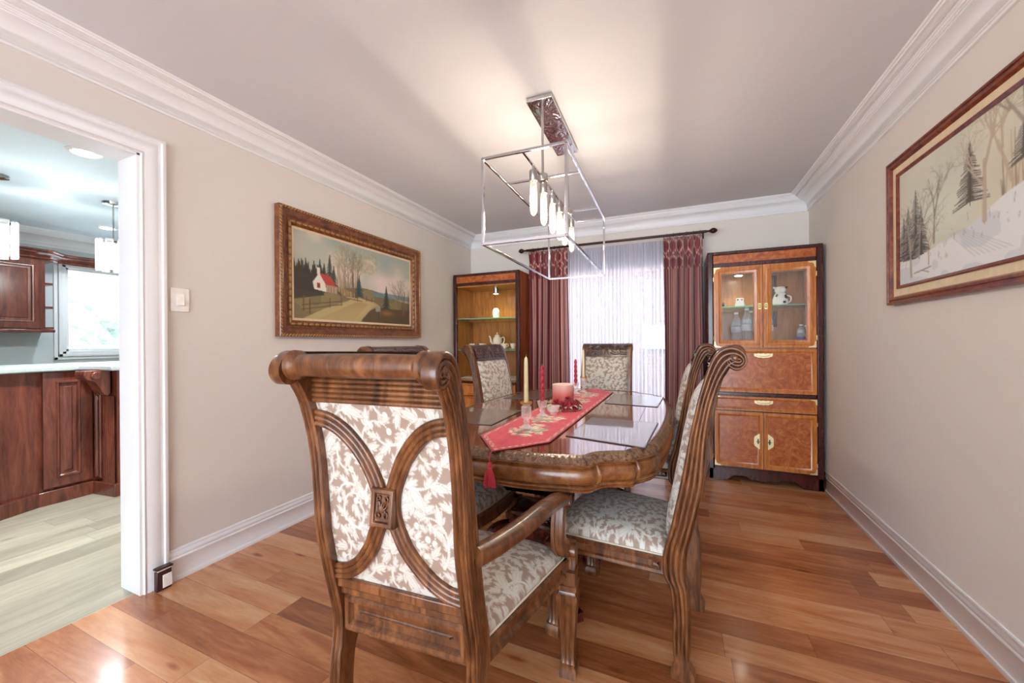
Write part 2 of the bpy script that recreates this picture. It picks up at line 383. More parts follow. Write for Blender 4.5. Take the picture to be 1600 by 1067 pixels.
class Canvas:
    def __init__(s, W, H):
        s.W, s.H = W, H; s.y, s.x = np.mgrid[0:H, 0:W].astype(float); s.x /= W; s.y /= H; s.asp = W/H
        s.a = np.zeros((H, W, 3)); s.r = np.random.RandomState(3)
    def noise(s, sx, sy, seed=0):
        r = np.random.RandomState(seed); g = r.rand(sy+2, sx+2); X = s.x*sx; Y = s.y*sy; i = X.astype(int); j = Y.astype(int); a = X-i; b = Y-j
        a = a*a*(3-2*a); b = b*b*(3-2*b)
        return (g[j, i]*(1-a)+g[j, i+1]*a)*(1-b)+(g[j+1, i]*(1-a)+g[j+1, i+1]*a)*b
    def mix(s, m, c, k=1.):
        c = np.array([int(c[i:i+2], 16)/255 for i in (1, 3, 5)]) if isinstance(c, str) else c
        m = (np.asarray(m, float)*k)[..., None]; s.a = s.a*(1-m)+c*m
    def line(s, x0, y0, x1, y1, w, c, k=1., w1=None):
        X = s.x*s.asp; ax, ay, bx, by = x0*s.asp, y0, x1*s.asp, y1
        d2 = max(1e-9, (bx-ax)**2+(by-ay)**2); t = np.clip(((X-ax)*(bx-ax)+(s.y-ay)*(by-ay))/d2, 0, 1)
        d = np.hypot(X-ax-t*(bx-ax), s.y-ay-t*(by-ay)); ww = w+( (w if w1 is None else w1)-w)*t
        s.mix(np.clip((ww-d)/.004+.5, 0, 1), c, k)
    def poly(s, pts, c, k=1.):
        m = np.zeros_like(s.x, bool); n = len(pts)
        for i in range(n):
            (x0, y0), (x1, y1) = pts[i], pts[(i+1) % n]
            if y0 == y1: continue
            m ^= ((s.y >= min(y0, y1)) & (s.y < max(y0, y1)) & (s.x < x0+(s.y-y0)*(x1-x0)/(y1-y0)))
        s.mix(m, c, k)
    def tree(s, x, y, h, ang, w, c, dep=5, k=.9, sp=.5):
        x1 = x+h*math.sin(ang)/s.asp; y1 = y-h*math.cos(ang); s.line(x, y, x1, y1, w, c, k, w*.65)
        if dep:
            for i in range(2 if dep < 4 else 3):
                s.tree(x+(x1-x)*(.55+.45*s.r.rand()), y+(y1-y)*(.55+.45*s.r.rand()), h*(.55+.2*s.r.rand()), ang+(s.r.rand()-.5)*2*sp+(.25 if i else -.25), w*.55, c, dep-1, k, sp)
    def fir(s, x, y, h, w, c, snow=None):
        n = int(max(7, h*62))
        s.line(x, y, x, y-h, .003, c)
        for i in range(n):
            f = (i+1)/n; yy = y-h+h*f*.95; ww = w*f*(.75+.5*s.r.rand())/s.asp
            for sg in (-1, 1):
                s.line(x, yy-.012, x+sg*ww, yy+.012+.01*f, .005+.004*f, c, .9, .003)
                if snow and s.r.rand() < .75: s.line(x+sg*ww*.25, yy-.012, x+sg*ww*.9, yy+.004, .0035, snow, .75, .002)
def cottage():
    c = Canvas(330, 170); n = c.noise(7, 5, 1); n2 = c.noise(14, 8, 2)
    sky = np.stack([.60+.16*n+.10*c.y, .66+.08*n+.05*c.y, .63+.04*n+.02*c.y], -1); c.a = sky
    c.mix(np.clip((n-.55)*4, 0, 1)*(c.y < .55), '#d8cdbf', .8)
    c.mix(np.exp(-((c.x-.68)**2/.02+(c.y-.42)**2/.02)), '#e6d3cc', .8)
    g = c.y > .60+.06*np.sin(c.x*7+1); c.mix(g, '#7c7050'); c.mix(g & (n2 > .5), '#8f8258', .7); c.mix((c.y > .78)&(c.x > .5), '#57462f', .8)
    c.mix((c.y > .56)&(c.y < .63)&(c.x > .6), '#6f8a90', .8)
    c.poly([(.28, .60), (.36, .585), (.55, .70), (.62, .74), (.48, 1), (.05, 1), (.20, .86), (.40, .72)], '#b9a877')
    c.poly([(.44, .72), (.60, .70), (.66, .75), (.40, 1.0), (.14, 1.0), (.30, .84)], '#c2aa78', .8)
    for i in range(14): c.line(.15+.02*i, 1, .45+.008*i, .74, .003, '#8c7a52', .5)
    for i in range(22): c.fir(.0+.009*i+.004*c.r.rand(), .66, .22+.16*c.r.rand(), .05, '#33302a')
    c.poly([(0, .45), (.17, .5), (.20, .70), (.0, .78)], '#3b362d', .9)
    for x, h in ((.17, .38), (.20, .34), (.24, .46), (.27, .34)): c.fir(x, .66, h, .09, '#353b32')
    for i in range(40): x = .30+.17*c.r.rand(); c.line(x, .68, x+.03*(c.r.rand()-.5), .22+.3*c.r.rand(), .004, ['#7b5a42', '#8e6f55', '#5c3f30'][i % 3], .8, .002)
    for i in range(4): c.tree(.36+.03*i, .68, .28, .05*(i-1.5), .007, '#7a644d', 5, .8, .55)
    for i in range(160):
        x = .28+.36*c.r.rand(); y = .05+.28*c.r.rand(); c.mix(np.exp(-((c.x-x)**2*c.asp**2+(c.y-y)**2)/.0004), '#a39877', .35)
    c.fir(.475, .68, .30, .085, '#2f4243'); c.fir(.735, .80, .34, .085, '#333a33')
    c.poly([(.12, .56), (.165, .44), (.21, .56), (.215, .66), (.13, .64)], '#e3dccb'); c.poly([(.165, .44), (.245, .46), (.295, .58), (.21, .57)], '#b5443a')
    c.poly([(.215, .57), (.295, .58), (.295, .66), (.215, .66)], '#a9987e'); c.poly([(.15, .56), (.17, .56), (.17, .62), (.15, .62)], '#8a3a38'); c.poly([(.15, .38), (.17, .38), (.17, .46), (.15, .46)], '#ddd6c8')
    for x in (.23, .25, .27): c.line(x, .59, x, .66, .003, '#7a3c38')
    for x, y, h in ((.06, .90, .16), (.10, .93, .16), (.24, .84, .11), (.33, .80, .09), (.46, .72, .08), (.54, .71, .07), (.59, .71, .05)): c.line(x, y, x, y-h, .009 if x < .2 else .006, '#6b5138')
    for (a, b, d, e) in ((.05, .84, .33, .75), (.05, .89, .33, .79), (.38, .70, .50, .72), (.52, .68, .62, .70)): c.line(a, b, d, e, .005, '#5f4a34')
    c.line(.655, .97, .655, .82, .009, '#4b4540'); c.poly([(.62, .755), (.67, .75), (.675, .83), (.63, .84)], '#98988a')
    c.mix(np.exp(-((c.x-.74)**2/.004+(c.y-.85)**2/.0012)), '#a8703e', .8)
    for i in range(24): x = .90+.10*c.r.rand(); c.line(x, .86, x+.01, .45+.15*c.r.rand(), .005, ['#6e4a44', '#8d6a5a', '#5a3a3a'][i % 3], .8, .002)
    for i in range(3): c.tree(.88+.02*i, .84, .24, -.2, .006, '#6b5648', 4, .8, .4)
    return c.a
def winter():
    c = Canvas(330, 185); n = c.noise(6, 4, 5); n2 = c.noise(18, 10, 6)
    c.a = np.stack([.78+.06*n, .79+.04*n, .73+.03*n], -1); c.mix(np.exp(-((c.x-.25)**2/.03+(c.y-.5)**2/.05)), '#d2dccb', .8)
    c.mix(np.exp(-((c.x-.75)**2/.05+(c.y-.45)**2/.05)), '#c9b090', .7)
    snow = (c.y > .78-.55*np.clip(c.x-.22, 0, .5)+.02*np.sin(c.x*20)) | (c.y > .84-.25*c.x)
    for i in range(60): x = .5+.5*c.r.rand(); c.line(x, .62-.2*(x-.5), x+.02*(c.r.rand()-.5), .2+.3*c.r.rand(), .006, ['#8c7b66', '#77695a', '#a18f77'][i % 3], .6, .002)
    for x, h, w in ((.03, .40, .12), (.06, .46, .13), (.11, .58, .14), (.145, .42, .1)): c.fir(x, .80, h, w, '#4a4a46', '#d8d8d4')
    c.mix(snow, '#dfe2e2'); c.mix(snow & (n2 > .55), '#c8cfd4', .7)
    for i in range(8): c.line(.30+.01*i, .70, .42+.02*i, .92, .003, '#b4bcc2', .7)
    c.fir(.40, .56, .44, .13, '#50493f', '#dedcd6'); c.fir(.60, .44, .26, .1, '#555147', '#dedcd6')
    c.tree(.08, .94, .34, -.05, .012, '#a59c90', 5, .85, .55); c.tree(.13, .80, .25, .08, .009, '#9b9184', 5, .8, .55)
    c.tree(.22, .72, .26, .03, .009, '#86796a', 5, .8, .5); c.tree(.19, .88, .16, .0, .005, '#8c6f5c', 5, .7, .5)
    c.tree(.46, .70, .40, 0, .017, '#b6a894', 6, .9, .6); c.tree(.56, .52, .30, -.3, .013, '#b8a993', 5, .85, .55)
    c.tree(.66, .50, .40, -.25, .02, '#9c8f80', 6, .9, .55); c.tree(.80, .6, .4, .1, .016, '#a09280', 6, .9, .55); c.tree(.93, .7, .42, -.1, .018, '#9c8f80', 5, .9, .55)
    for i in range(50):
        x = c.r.rand(); y = .68+.2*c.r.rand()-.35*max(0, x-.3); c.line(x, y, x+.01*(c.r.rand()-.5), y-.06*c.r.rand(), .002, '#8c6c54', .6)
    c.line(.10, .92, .2, .9, .005, '#7d7470', .8); c.line(.15, .91, .19, .94, .004, '#7d7470', .8)
    return c.a
def sampler(im):
    H, W, _ = im.shape
    def f(u, v):
        x = np.clip(u*W-.5, 0, W-1.001); y = np.clip(v*H-.5, 0, H-1.001); i = x.astype(int); j = y.astype(int); a = (x-i)[..., None]; b = (y-j)[..., None]
        return (im[j, i]*(1-a)+im[j, i+1]*a)*(1-b)+(im[j+1, i]*(1-a)+im[j+1, i+1]*a)*b
    return f

# ---------------------------------------------------------------- room shell
XL, XR, YB, ZC = -2.324, 1.062, 4.136, 2.442
YO = -3.8                      # end towards the hall, left open so sky light fills the room
DJ, DT = .975, 2.083           # doorway jamb and head
XK = -2.48                     # kitchen side of the wall
def sbox(name, a, b, mat): return struct(MB().box(a, b).build(name, mat))
sbox('floor', (-2.37, YO, -.05), (XR+.12, YB+.15, 0), M_floor)
sbox('floor_kitchen', (-6.6, YO, -.05), (-2.37, 4.2, 0), M_kfloor)
sbox('ceiling', (XL-.15, YO, ZC), (XR+.15, YB+.15, ZC+.15), M_ceil)
sbox('ceiling_kitchen', (-6.6, YO, ZC), (XL-.15, 4.2, ZC+.15), M_kceil)
w = MB().box((XK, DJ, 0), (XL, YB+.15, ZC)).box((XK, YO, DT), (XL, DJ, ZC)).box((XK, YO, 0), (XL, -1.1, DT)); struct(w.build('wall_left', M_wall))
w = MB().box((XR, YO, 0), (XR+.12, YB+.15, ZC)); struct(w.build('wall_right', M_wall))
WX0, WX1, WZ = -1.28, .02, 2.00
w = MB().box((XL, YB, 0), (WX0, YB+.15, ZC)).box((WX1, YB, 0), (XR, YB+.15, ZC)).box((WX0, YB, WZ), (WX1, YB+.15, ZC)); struct(w.build('wall_back', M_wall))
# patio door behind the sheers
f = MB(); t = .05
f.box((WX0, YB+.03, 0), (WX0+t, YB+.11, WZ)).box((WX1-t, YB+.03, 0), (WX1, YB+.11, WZ)).box((WX0, YB+.03, WZ-t), (WX1, YB+.11, WZ)).box((WX0, YB+.03, 0), (WX1, YB+.11, .06))
win = struct(f.build('window_1', M_trim, bevel=.004)); g = MB().box((WX0+t, YB+.068, .06), (WX1-t, YB+.074, WZ-t)).build('window_pane', M_glass, win)

# crown moulding and baseboards, mitred in the corners
crown = [(0, -.128), (.013, -.128), (.017, -.121), (.013, -.112), (.013, -.108), (.016, -.106)]
crown += [(.016+.066*(1-math.cos(a)), -.106+.062*math.sin(a)) for a in [PI/2*i/8 for i in range(1, 9)]]
crown += [(.084, -.040), (.092, -.040), (.094, -.036), (.099, -.036), (.102, -.030), (.108, -.030), (.111, -.024), (.117, -.027), (.121, -.026), (.124, -.012), (.128, -.010), (.140, -.012), (.146, -.012), (.149, -.006), (.156, -.006), (.161, 0), (0, 0)]
base = [(0, 0), (.021, 0), (.021, .014), (.018, .02), (.015, .024), (.015, .03), (.013, .034), (.012, .100), (.015, .104), (.015, .108), (.010, .114), (.013, .122), (.012, .132), (.007, .138), (.007, .142), (.009, .147), (.005, .155), (0, .155)]
def run(name, prof, z0, a, b, inward, ma=0, mb=0, mat=M_trim):
    a = Vector(a); b = Vector(b); d = (b-a).normalized(); nin = Vector(inward)
    r = [[a+nin*p+d*(p*ma)+Vector((0, 0, z0+z)) for p, z in prof], [b+nin*p-d*(p*mb)+Vector((0, 0, z0+z)) for p, z in prof]]
    return struct(MB().rings(r).build(name, mat, smooth=50))
run('trim_1', crown, ZC, (XL, YO, 0), (XL, YB, 0), (1, 0, 0), 0, 1)
run('trim_2', crown, ZC, (XL, YB, 0), (XR, YB, 0), (0, -1, 0), 1, 1)
run('trim_3', crown, ZC, (XR, YB, 0), (XR, YO, 0), (-1, 0, 0), 1, 0)
run('baseboard_left', base, 0, (XL, 1.068, 0), (XL, YB, 0), (1, 0, 0), 0, 1)
run('baseboard_back', base, 0, (XL, YB, 0), (WX0-.0, YB, 0), (0, -1, 0), 1, 0)
run('baseboard_right', base, 0, (XR, YB, 0), (XR, YO, 0), (-1, 0, 0), 1, 0)
# door casing and jamb lining
cas = [(0, 0), (.020, 0), (.022, .006), (.022, .014), (.014, .018), (.014, .03), (.017, .036), (.010, .060), (.010, .075), (.006, .080), (.012, .090), (0, .095)]
# profile runs (depth from wall, distance from the outer edge)
m = MB()
o1, z1 = 1.068, 2.174
m.rings([[(XL+p, o1-q, 0) for p, q in cas], [(XL+p, o1-q, z1-q) for p, q in cas], [(XL+p, -1.2, z1-q) for p, q in cas]])
struct(m.build('trim_4', M_trim, smooth=50))
m = MB().box((XK-.005, DJ-.012, 0), (XL+.002, DJ, DT)).box((XK-.005, -1.1, DT-.012), (XL+.002, DJ, DT+.0)); struct(m.build('trim_5', M_trim))
m = MB().box((XK-.02, DJ-.01, 0), (XK, DJ+.085, DT+.085)).box((XK-.02, -1.1, DT), (XK, DJ+.085, DT+.085)); struct(m.build('trim_6', M_trim))

# ---------------------------------------------------------------- outside
sbox('ground_outside', (-12, 4.3, -.3), (6, 12, -.12), M_pave)
struct(MB().box((-5, 6.9, -.2), (3.2, 7.15, 3.4)).build('wall_outside', M_brick))
sbox('trim_outside', (-.55, 6.84, 1.05), (.9, 6.9, 1.45), M_trim)
grid(60, 40, lambda u, v: (-8.2-.5*np.sin(u*23)*np.sin(v*17)-.25*np.sin(u*61+v*43), -1+7*u, -.3+3.6*v), name='hedge_outside', mat=M_fol)['kind'] = 'structure'

# ---------------------------------------------------------------- kitchen beyond the doorway
KX = -6.45
w = MB(); wy0, wy1, wz0, wz1 = 2.02, 3.05, 1.10, 2.08
w.box((KX-.15, YO, 0), (KX, wy0, ZC)).box((KX-.15, wy1, 0), (KX, 4.2, ZC)).box((KX-.15, wy0, 0), (KX, wy1, wz0)).box((KX-.15, wy0, wz1), (KX, wy1, ZC)); struct(w.build('wall_kitchen', M_kwall))
sbox('wall_kitchen_back', (KX, 4.1, 0), (XK, 4.2, ZC), M_kwall)
sbox('wall_kitchen_light_block', (KX, YO-.1, 0), (XK, YO, ZC), M_kwall)  # unseen wall, added to cut the sky light reaching kitchen and door jamb
f = MB(); t = .035
f.box((KX-.08, wy0, wz0), (KX+.0, wy0+t, wz1)).box((KX-.08, wy1-t, wz0), (KX, wy1, wz1)).box((KX-.08, wy0, wz0), (KX, wy1, wz0+t)).box((KX-.08, wy0, wz1-t), (KX, wy1, wz1))
for k, (e, d) in enumerate(((.085, .018), (.05, .03), (.02, .02))):
    f.box((KX, wy0-e, wz0-e), (KX+d, wy0-e+.03, wz1+e)).box((KX, wy1+e-.03, wz0-e), (KX+d, wy1+e, wz1+e)).box((KX, wy0-e, wz0-e), (KX+d, wy1+e, wz0-e+.03)).box((KX, wy0-e, wz1+e-.03), (KX+d, wy1+e, wz1+e))
win = struct(f.build('window_2', M_trim, bevel=.003)); MB().box((KX-.05, wy0+t, wz0+t), (KX-.045, wy1-t, wz1-t)).build('window_pane', M_glass, win)
kc = [(p*1.0, z*1.35) for p, z in crown]
run('trim_7', kc, ZC, (KX, YO, 0), (KX, 4.1, 0), (1, 0, 0), 0, 0)

def framed_panel(mb, o, u, v, n, a0, a1, z0, z1, fr=.06, d=.02):
    """a raised frame-and-panel door: o origin, u horizontal unit, n outward normal; a along u, z up"""
    o, u, v, n = map(Vector, (o, u, v, n))
    def P(a, z, h): return tuple(o+u*a+v*z+n*h)
    loops = [(0, 0), (0, d), (fr-.012, d), (fr-.006, d+.006), (fr+.004, d+.004), (fr+.012, d-.008), (fr+.03, d-.010), (fr+.038, d-.004)]
    rs = []
    for e, h in loops: rs.append([P(a0+e, z0+e, h), P(a1-e, z0+e, h), P(a1-e, z1-e, h), P(a0+e, z1-e, h)])
    mb.rings(rs)
# upper cabinet on the far wall
uc = thing('kitchen_wall_cabinet', 'dark cherry kitchen wall cabinet with open end shelves beside the kitchen window', 'cabinet', (KX, 1.2, 0))
XF = -6.1-KX
MB().box((0.001, -.55, 1.345), (XF-.02, .565, 2.10)).build('body', M_kwood, uc)
mb = MB(); framed_panel(mb, (XF-.02, 0, 0), (0, 1, 0), (0, 0, 1), (1, 0, 0), -.02, .56, 1.36, 2.07, .07); mb.build('door', M_kwood, uc)
mb = MB(); framed_panel(mb, (XF-.02, 0, 0), (0, 1, 0), (0, 0, 1), (1, 0, 0), -.54, -.03, 1.36, 2.07, .07); mb.build('door', M_kwood, uc)
for z in (1.36, 1.58, 1.83, 2.075): MB().box((.001, .565, z-.012), (XF-.04 if z not in (1.36, 2.075) else XF-.02, .64, z+.012)).build('shelf', M_kwood, uc)
MB().box((.001, .565, 1.36), (.02, .64, 2.07)).box((XF-.035, .565, 1.36), (XF-.02, .58, 2.07)).build('shelf_back', M_kwood, uc)
MB().box((.0, -.56, 1.315), (XF+.0, .645, 1.345)).build('light_rail', M_kwood, uc, bevel=.006)
cr = [(0, 0), (.01, 0), (.02, .012), (.02, .022), (.045, .05), (.06, .06), (.06, .075), (.075, .085), (.075, .10), (0, .10)]
mb = MB(); mb.rings([[(XF-.02+p, -.55, 2.08+z) for p, z in cr], [(XF-.02+p, .60+p*.4, 2.08+z) for p, z in cr], [(XF-.16+p*.7, .70+p*.7, 2.08+z) for p, z in cr], [(.16+p, .85, 2.08+z) for p, z in cr], [(.16+p, 1.9, 2.08+z) for p, z in cr]])
mb.build('crown', M_kwood, uc, smooth=30)
# peninsula with angled end
pn = thing('kitchen_peninsula', 'cherry wood kitchen peninsula with raised panels and a carved corner bracket', 'cabinet', (0, 0, 0))
foot = [(-4.00, .30), (-4.225, 1.02), (-4.291, 1.20), (-4.291, 1.508), (-4.01, 1.539), (-4.01, 2.6), (-4.95, 2.6), (-4.95, .30)]
MB().prism([(x-(.02 if x > -4.5 else 0), y) for x, y in foot], 0.0, .985).build('body', M_kwood, pn)
def seg_frame(a, b):
    a = Vector((*a, 0)); b = Vector((*b, 0)); u = (b-a).normalized(); n = Vector((u.y, -u.x, 0)); return a, u, n, (b-a).length
for (a, b, n_) in ((foot[0], foot[1], 1), (foot[1], foot[2], 0), (foot[2], foot[3], 1), (foot[3], foot[4], 2)):
    o, u, n, L = seg_frame(a, b)
    if n.x < 0 and n_ != 2: n = -n
    if n_ == 2: n = Vector((-u.y, u.x, 0)); n = n if n.y < 0 else -n
    o2 = o-n*.018
    mb = MB(); B_ = lambda h0, h1, d: mb.add([tuple(o2+u*s_+n*d_+Vector((0, 0, h))) for s_ in (-.004, L+.004) for d_ in (0, d) for h in (h0, h1)], [(0, 1, 3, 2), (4, 6, 7, 5), (0, 4, 5, 1), (2, 3, 7, 6), (0, 2, 6, 4), (1, 5, 7, 3)])
    B_(0, .10, .045); mb.build('plinth', M_kwood, pn, bevel=.004)
    if n_ == 1:
        mb = MB(); framed_panel(mb, o2, u, (0, 0, 1), n, .03, L-.02, .12, .975, .075, .03); mb.build('door', M_kwood, pn)
    if n_ == 2:
        mb = MB(); framed_panel(mb, o2, u, (0, 0, 1), n, .01, .10, .12, .80, .02, .028); mb.build('door', M_kwood, pn)
        mb = MB(); mb.rings([[tuple(o2+u*(.12+.14*k/60)+n*(.03+.006*abs(math.sin(k*PI/10)))+Vector((0, 0, z))) for k in range(61)] for z in (.10, .78)], closed=False, cap=False); mb.build('pilaster', M_kwood, pn)
        # scroll bracket
        pr = [(0, 0), (.15, 0), (.155, -.03), (.145, -.06), (.12, -.075), (.09, -.085), (.07, -.12), (.055, -.16), (.04, -.19), (.015, -.20), (0, -.18)]
        mb = MB(); q = [tuple(o2+u*(.10)+n*(.03+p)+Vector((0, 0, .985+z))) for p, z in pr]; q2 = [tuple(Vector(p)+u*.12) for p in q]; mb.rings([q, q2])
        cc = o2+u*.09+n*.12+Vector((0, 0, .945)); 
        for r in (.03, .018, .008): mb.tube([cc+u*(-.005+.0*r), cc+u*.15], r, 14)
        mb.build('scroll_bracket', M_kwood, pn, bevel=.005)
MB().prism([(-3.96, .26), (-4.195, 1.02), (-4.25, 1.18), (-4.25, 1.40), (-4.10, 1.46), (-3.9, 1.46), (-3.9, 2.7), (-5.0, 2.7), (-5.0, .26)], .985, 1.022).build('worktop', M_granite, pn, bevel=.008)

def pendant(x, y, label):
    t = thing('crystal_pendant', label, 'pendant light', (x, y, 0), 10, 'crystal pendants in the kitchen')
    MB().lathe([(.0, 0), (.075, 0), (.07, -.018), (.03, -.028), (0, -.03)], (0, 0, ZC-.0005), 24).build('canopy', M_chrome, t)
    MB().tube([(0, 0, ZC-.02), (0, 0, 2.10)], .006, 8).build('rod', M_nickel, t)
    mb = MB().lathe([(0, 2.10), (.03, 2.10), (.03, 2.085), (0, 2.085)], (0, 0, 0), 12)
    mb.lathe([(.09, 2.10), (.098, 2.10), (.098, 2.092), (.09, 2.092), (.09, 2.10)], (0, 0, 0), 24)
    mb.box((-.094, -.004, 2.092), (.094, .004, 2.1)).box((-.004, -.094, 2.092), (.004, .094, 2.1)); mb.build('ring', M_chrome, t)
    for k in range(8):
        a = 2*PI*k/8; x_, y_ = .098*math.cos(a), .098*math.sin(a)
        p = MB().box((-.012, -.026, 1.835), (.012, .026, 2.108)).build('crystal_bar', M_crystal, t, bevel=.006, xf=Matrix.Translation((x_, y_, 0)) @ Matrix.Rotation(a, 4, 'Z'))
    MB().lathe([(0, 1.90), (.022, 1.91), (.034, 1.94), (.03, 1.97), (.014, 2.0), (.013, 2.03)], (0, 0, 0), 16).build('bulb', M_kbulb, t)
    MB().lathe([(.016, 2.02), (.018, 2.085), (0, 2.09)], (0, 0, 0), 12).build('socket', M_chrome, t)
pendant(-4.62, 1.75, 'crystal drum pendant over the peninsula, in front of the kitchen window')
pendant(-4.62, 1.10, 'crystal drum pendant over the peninsula, in front of the dark wall cabinet')
def downlight(x, y, r, label, nm='recessed_downlight'):
    t = thing(nm, label, 'ceiling light', (x, y, ZC), 0, 'recessed kitchen downlights')
    MB().lathe([(r, .0), (r, -.006), (r*.75, -.010), (r*.7, -.002), (r, 0)], (0, 0, 0), 32).build('trim_ring', M_white, t)
    MB().lathe([(0, -.003), (r*.62, -.004), (r*.62, -.001), (0, -.001)], (0, 0, 0), 24).build('lens', M_down, t)
downlight(-3.56, 1.21, .085, 'recessed ceiling downlight just inside the doorway')
downlight(-5.64, 2.09, .085, 'recessed ceiling downlight behind the pendant rod near the kitchen window')

# ---------------------------------------------------------------- small things on the left wall
sw = thing('light_switch', 'white rocker light switch plate on the beige wall beside the doorway', 'light switch', (XL, 1.128, 1.405))
MB().box((.0005, -.041, -.060), (.007, .041, .060)).build('plate', M_white, sw, bevel=.003)
MB().box((.007, -.018, -.030), (.0095, .018, .030)).build('rocker_frame', M_trim, sw, bevel=.001)
mb = MB(); mb.add([(.009, -.015, -.027), (.009, .015, -.027), (.009, .015, .027), (.009, -.015, .027), (.0155, -.015, -.027), (.0155, .015, -.027), (.0105, .015, .027), (.0105, -.015, .027)], [(0, 3, 2, 1), (4, 5, 6, 7), (0, 1, 5, 4), (1, 2, 6, 5), (2, 3, 7, 6), (3, 0, 4, 7)])
mb.build('rocker', M_white, sw, bevel=.001)
ds = thing('door_holder', 'small dark brown gate latch block at the foot of the white door casing', 'latch', (XL+.023, 1.035, 0))
MB().box((0, -.030, .0), (.026, .030, .095)).build('body', M_stop, ds, bevel=.004)
MB().box((-.002, -.034, .102), (.032, .034, .112)).build('cap', M_stop, ds, bevel=.004)
MB().box((.002, -.026, .094), (.024, .026, .103)).build('neck', M_porcw, ds)
MB().box((.0262, -.008, .012), (.030, .0305, .074)).build('front_plate', M_white, ds, bevel=.002)

# ---------------------------------------------------------------- pictures
def picture_frame(t, side, y0, y1, z0, z1, prof, mat, name='frame'):
    """prof: (inset from the outer edge, height off the wall)"""
    rs = []
    for e, h in prof: rs.append([(side*h, y0+e, z0+e), (side*h, y1-e, z0+e), (side*h, y1-e, z1-e), (side*h, y0+e, z1-e)])
    return MB().rings(rs, cap=False).build(name, mat, t, smooth=30)
pic = thing('cottage_painting', 'oil painting of a red-roofed cottage beside a country road in a wide carved wooden frame', 'painting', (XL, 0, 0))
Y0, Y1, Z0, Z1 = 1.632, 3.065, 1.226, 2.062
picture_frame(pic, 1, Y0, Y1, Z0, Z1, [(0, .001), (0, .045), (.004, .05), (.016, .05), (.022, .045), (.026, .046), (.045, .040), (.062, .022), (.070, .020), (.074, .026), (.094, .026), (.098, .020), (.108, .014), (.108, .001)], M_frame)
mb = MB()   # rope bead at the outer edge and oval relief near the sight edge
def along(y0, y1, z0, z1, step):
    out = []
    for a, b, c, d in ((y0, z0, y1, z0), (y1, z0, y1, z1), (y1, z1, y0, z1), (y0, z1, y0, z0)):
        n = max(1, round(math.hypot(c-a, d-b)/step))
        for i in range(n): out.append((a+(c-a)*(i+.5)/n, b+(d-b)*(i+.5)/n, (c-a)/n, (d-b)/n))
    return out
def bead(mb, x, y, z, dy, dz, r, L, sl=.0):
    n = 8; u = Vector((0, dy, dz)).normalized(); v = Vector((0, -dz, dy)).normalized(); w_ = Vector((1, 0, 0)); c = Vector((x, y, z)); rs = []
    uu = (u+v*sl).normalized()
    for k, (a, rr) in enumerate(((-1, .15), (-.7, .75), (0, 1), (.7, .75), (1, .15))):
        rs.append([c+uu*a*L+(math.cos(2*PI*j/n)*v+math.sin(2*PI*j/n)*w_)*r*rr for j in range(n)])
    mb.rings(rs)
for y, z, dy, dz in along(Y0+.010, Y1-.010, Z0+.010, Z1-.010, .022): bead(mb, .05, y, z, dy, dz, .0065, .012, .6)
mb.build('rope_moulding', M_gilt, pic)
mb = MB()
for i, (y, z, dy, dz) in enumerate(along(Y0+.084, Y1-.084, Z0+.084, Z1-.084, .045)): bead(mb, .027, y, z, dy, dz, .009, .019); 
for i, (y, z, dy, dz) in enumerate(along(Y0+.084, Y1-.084, Z0+.084, Z1-.084, .0225)):
    bead(mb, .027, y, z, dz, dy, .0035, .010) if i % 2 == 0 else None
mb.build('oval_moulding', M_gilt, pic)
picture_frame(pic, 1, Y0+.108, Y1-.108, Z0+.108, Z1-.108, [(0, .001), (0, .012), (.016, .010), (.016, .001)], M_linen, 'liner')
cs = sampler(cottage()); e = .122
grid(250, 150, lambda u, v: (.0095, Y0+e+(Y1-Y0-2*e)*u, Z1-e-(Z1-Z0-2*e)*v), cs, 'canvas', M_paint, pic)
pic = thing('winter_painting', 'oil painting of snowy woods with bare trees in a slim brown frame', 'painting', (XR, 0, 0))
Y0, Y1, Z0, Z1 = 1.22, 2.69, 1.362, 2.108
picture_frame(pic, -1, Y0, Y1, Z0, Z1, [(0, .001), (0, .030), (.003, .034), (.012, .034), (.015, .028), (.020, .028), (.024, .033), (.034, .033), (.038, .026), (.042, .02), (.042, .001)], M_frame2)
picture_frame(pic, -1, Y0+.042, Y1-.042, Z0+.042, Z1-.042, [(0, .001), (0, .020), (.036, .018), (.036, .001)], M_linen, 'liner')
picture_frame(pic, -1, Y0+.078, Y1-.078, Z0+.078, Z1-.078, [(0, .001), (0, .024), (.005, .026), (.016, .020), (.016, .001)], M_frame2, 'inner_frame')
ws = sampler(winter()); e = .092
grid(300, 170, lambda u, v: (-.015, Y1-e-(Y1-Y0-2*e)*u, Z1-e-(Z1-Z0-2*e)*v), ws, 'canvas', M_paint, pic)

# ---------------------------------------------------------------- curtains
RY = 3.985
rod = thing('curtain_rod', 'dark bronze curtain rod with turned finials above the window', 'curtain rod', (0, RY, 2.193))
MB().tube([(-1.535, 0, 0), (.245, 0, 0)], .0125, 14).build('pole', M_rod, rod)
fin = [(0, -.002), (.010, 0), (.013, .006), (.008, .012), (.007, .018), (.012, .022), (.008, .027), (.014, .034), (.024, .050), (.026, .062), (.020, .080), (.009, .092), (0, .095)]
MB().lathe([(r, h+.245) for r, h in fin], (0, 0, 0), 16, 'x').build('finial', M_rod, rod)
MB().lathe([(r, -h-1.535) for r, h in fin], (0, 0, 0), 16, 'x').build('finial', M_rod, rod)
for x in (-1.50, .215): MB().box((x-.008, 0, -.008), (x+.008, YB-RY-.001, .008)).box((x-.02, YB-RY-.008, -.03), (x+.02, YB-RY-.001, .03)).build('bracket', M_rod, rod)
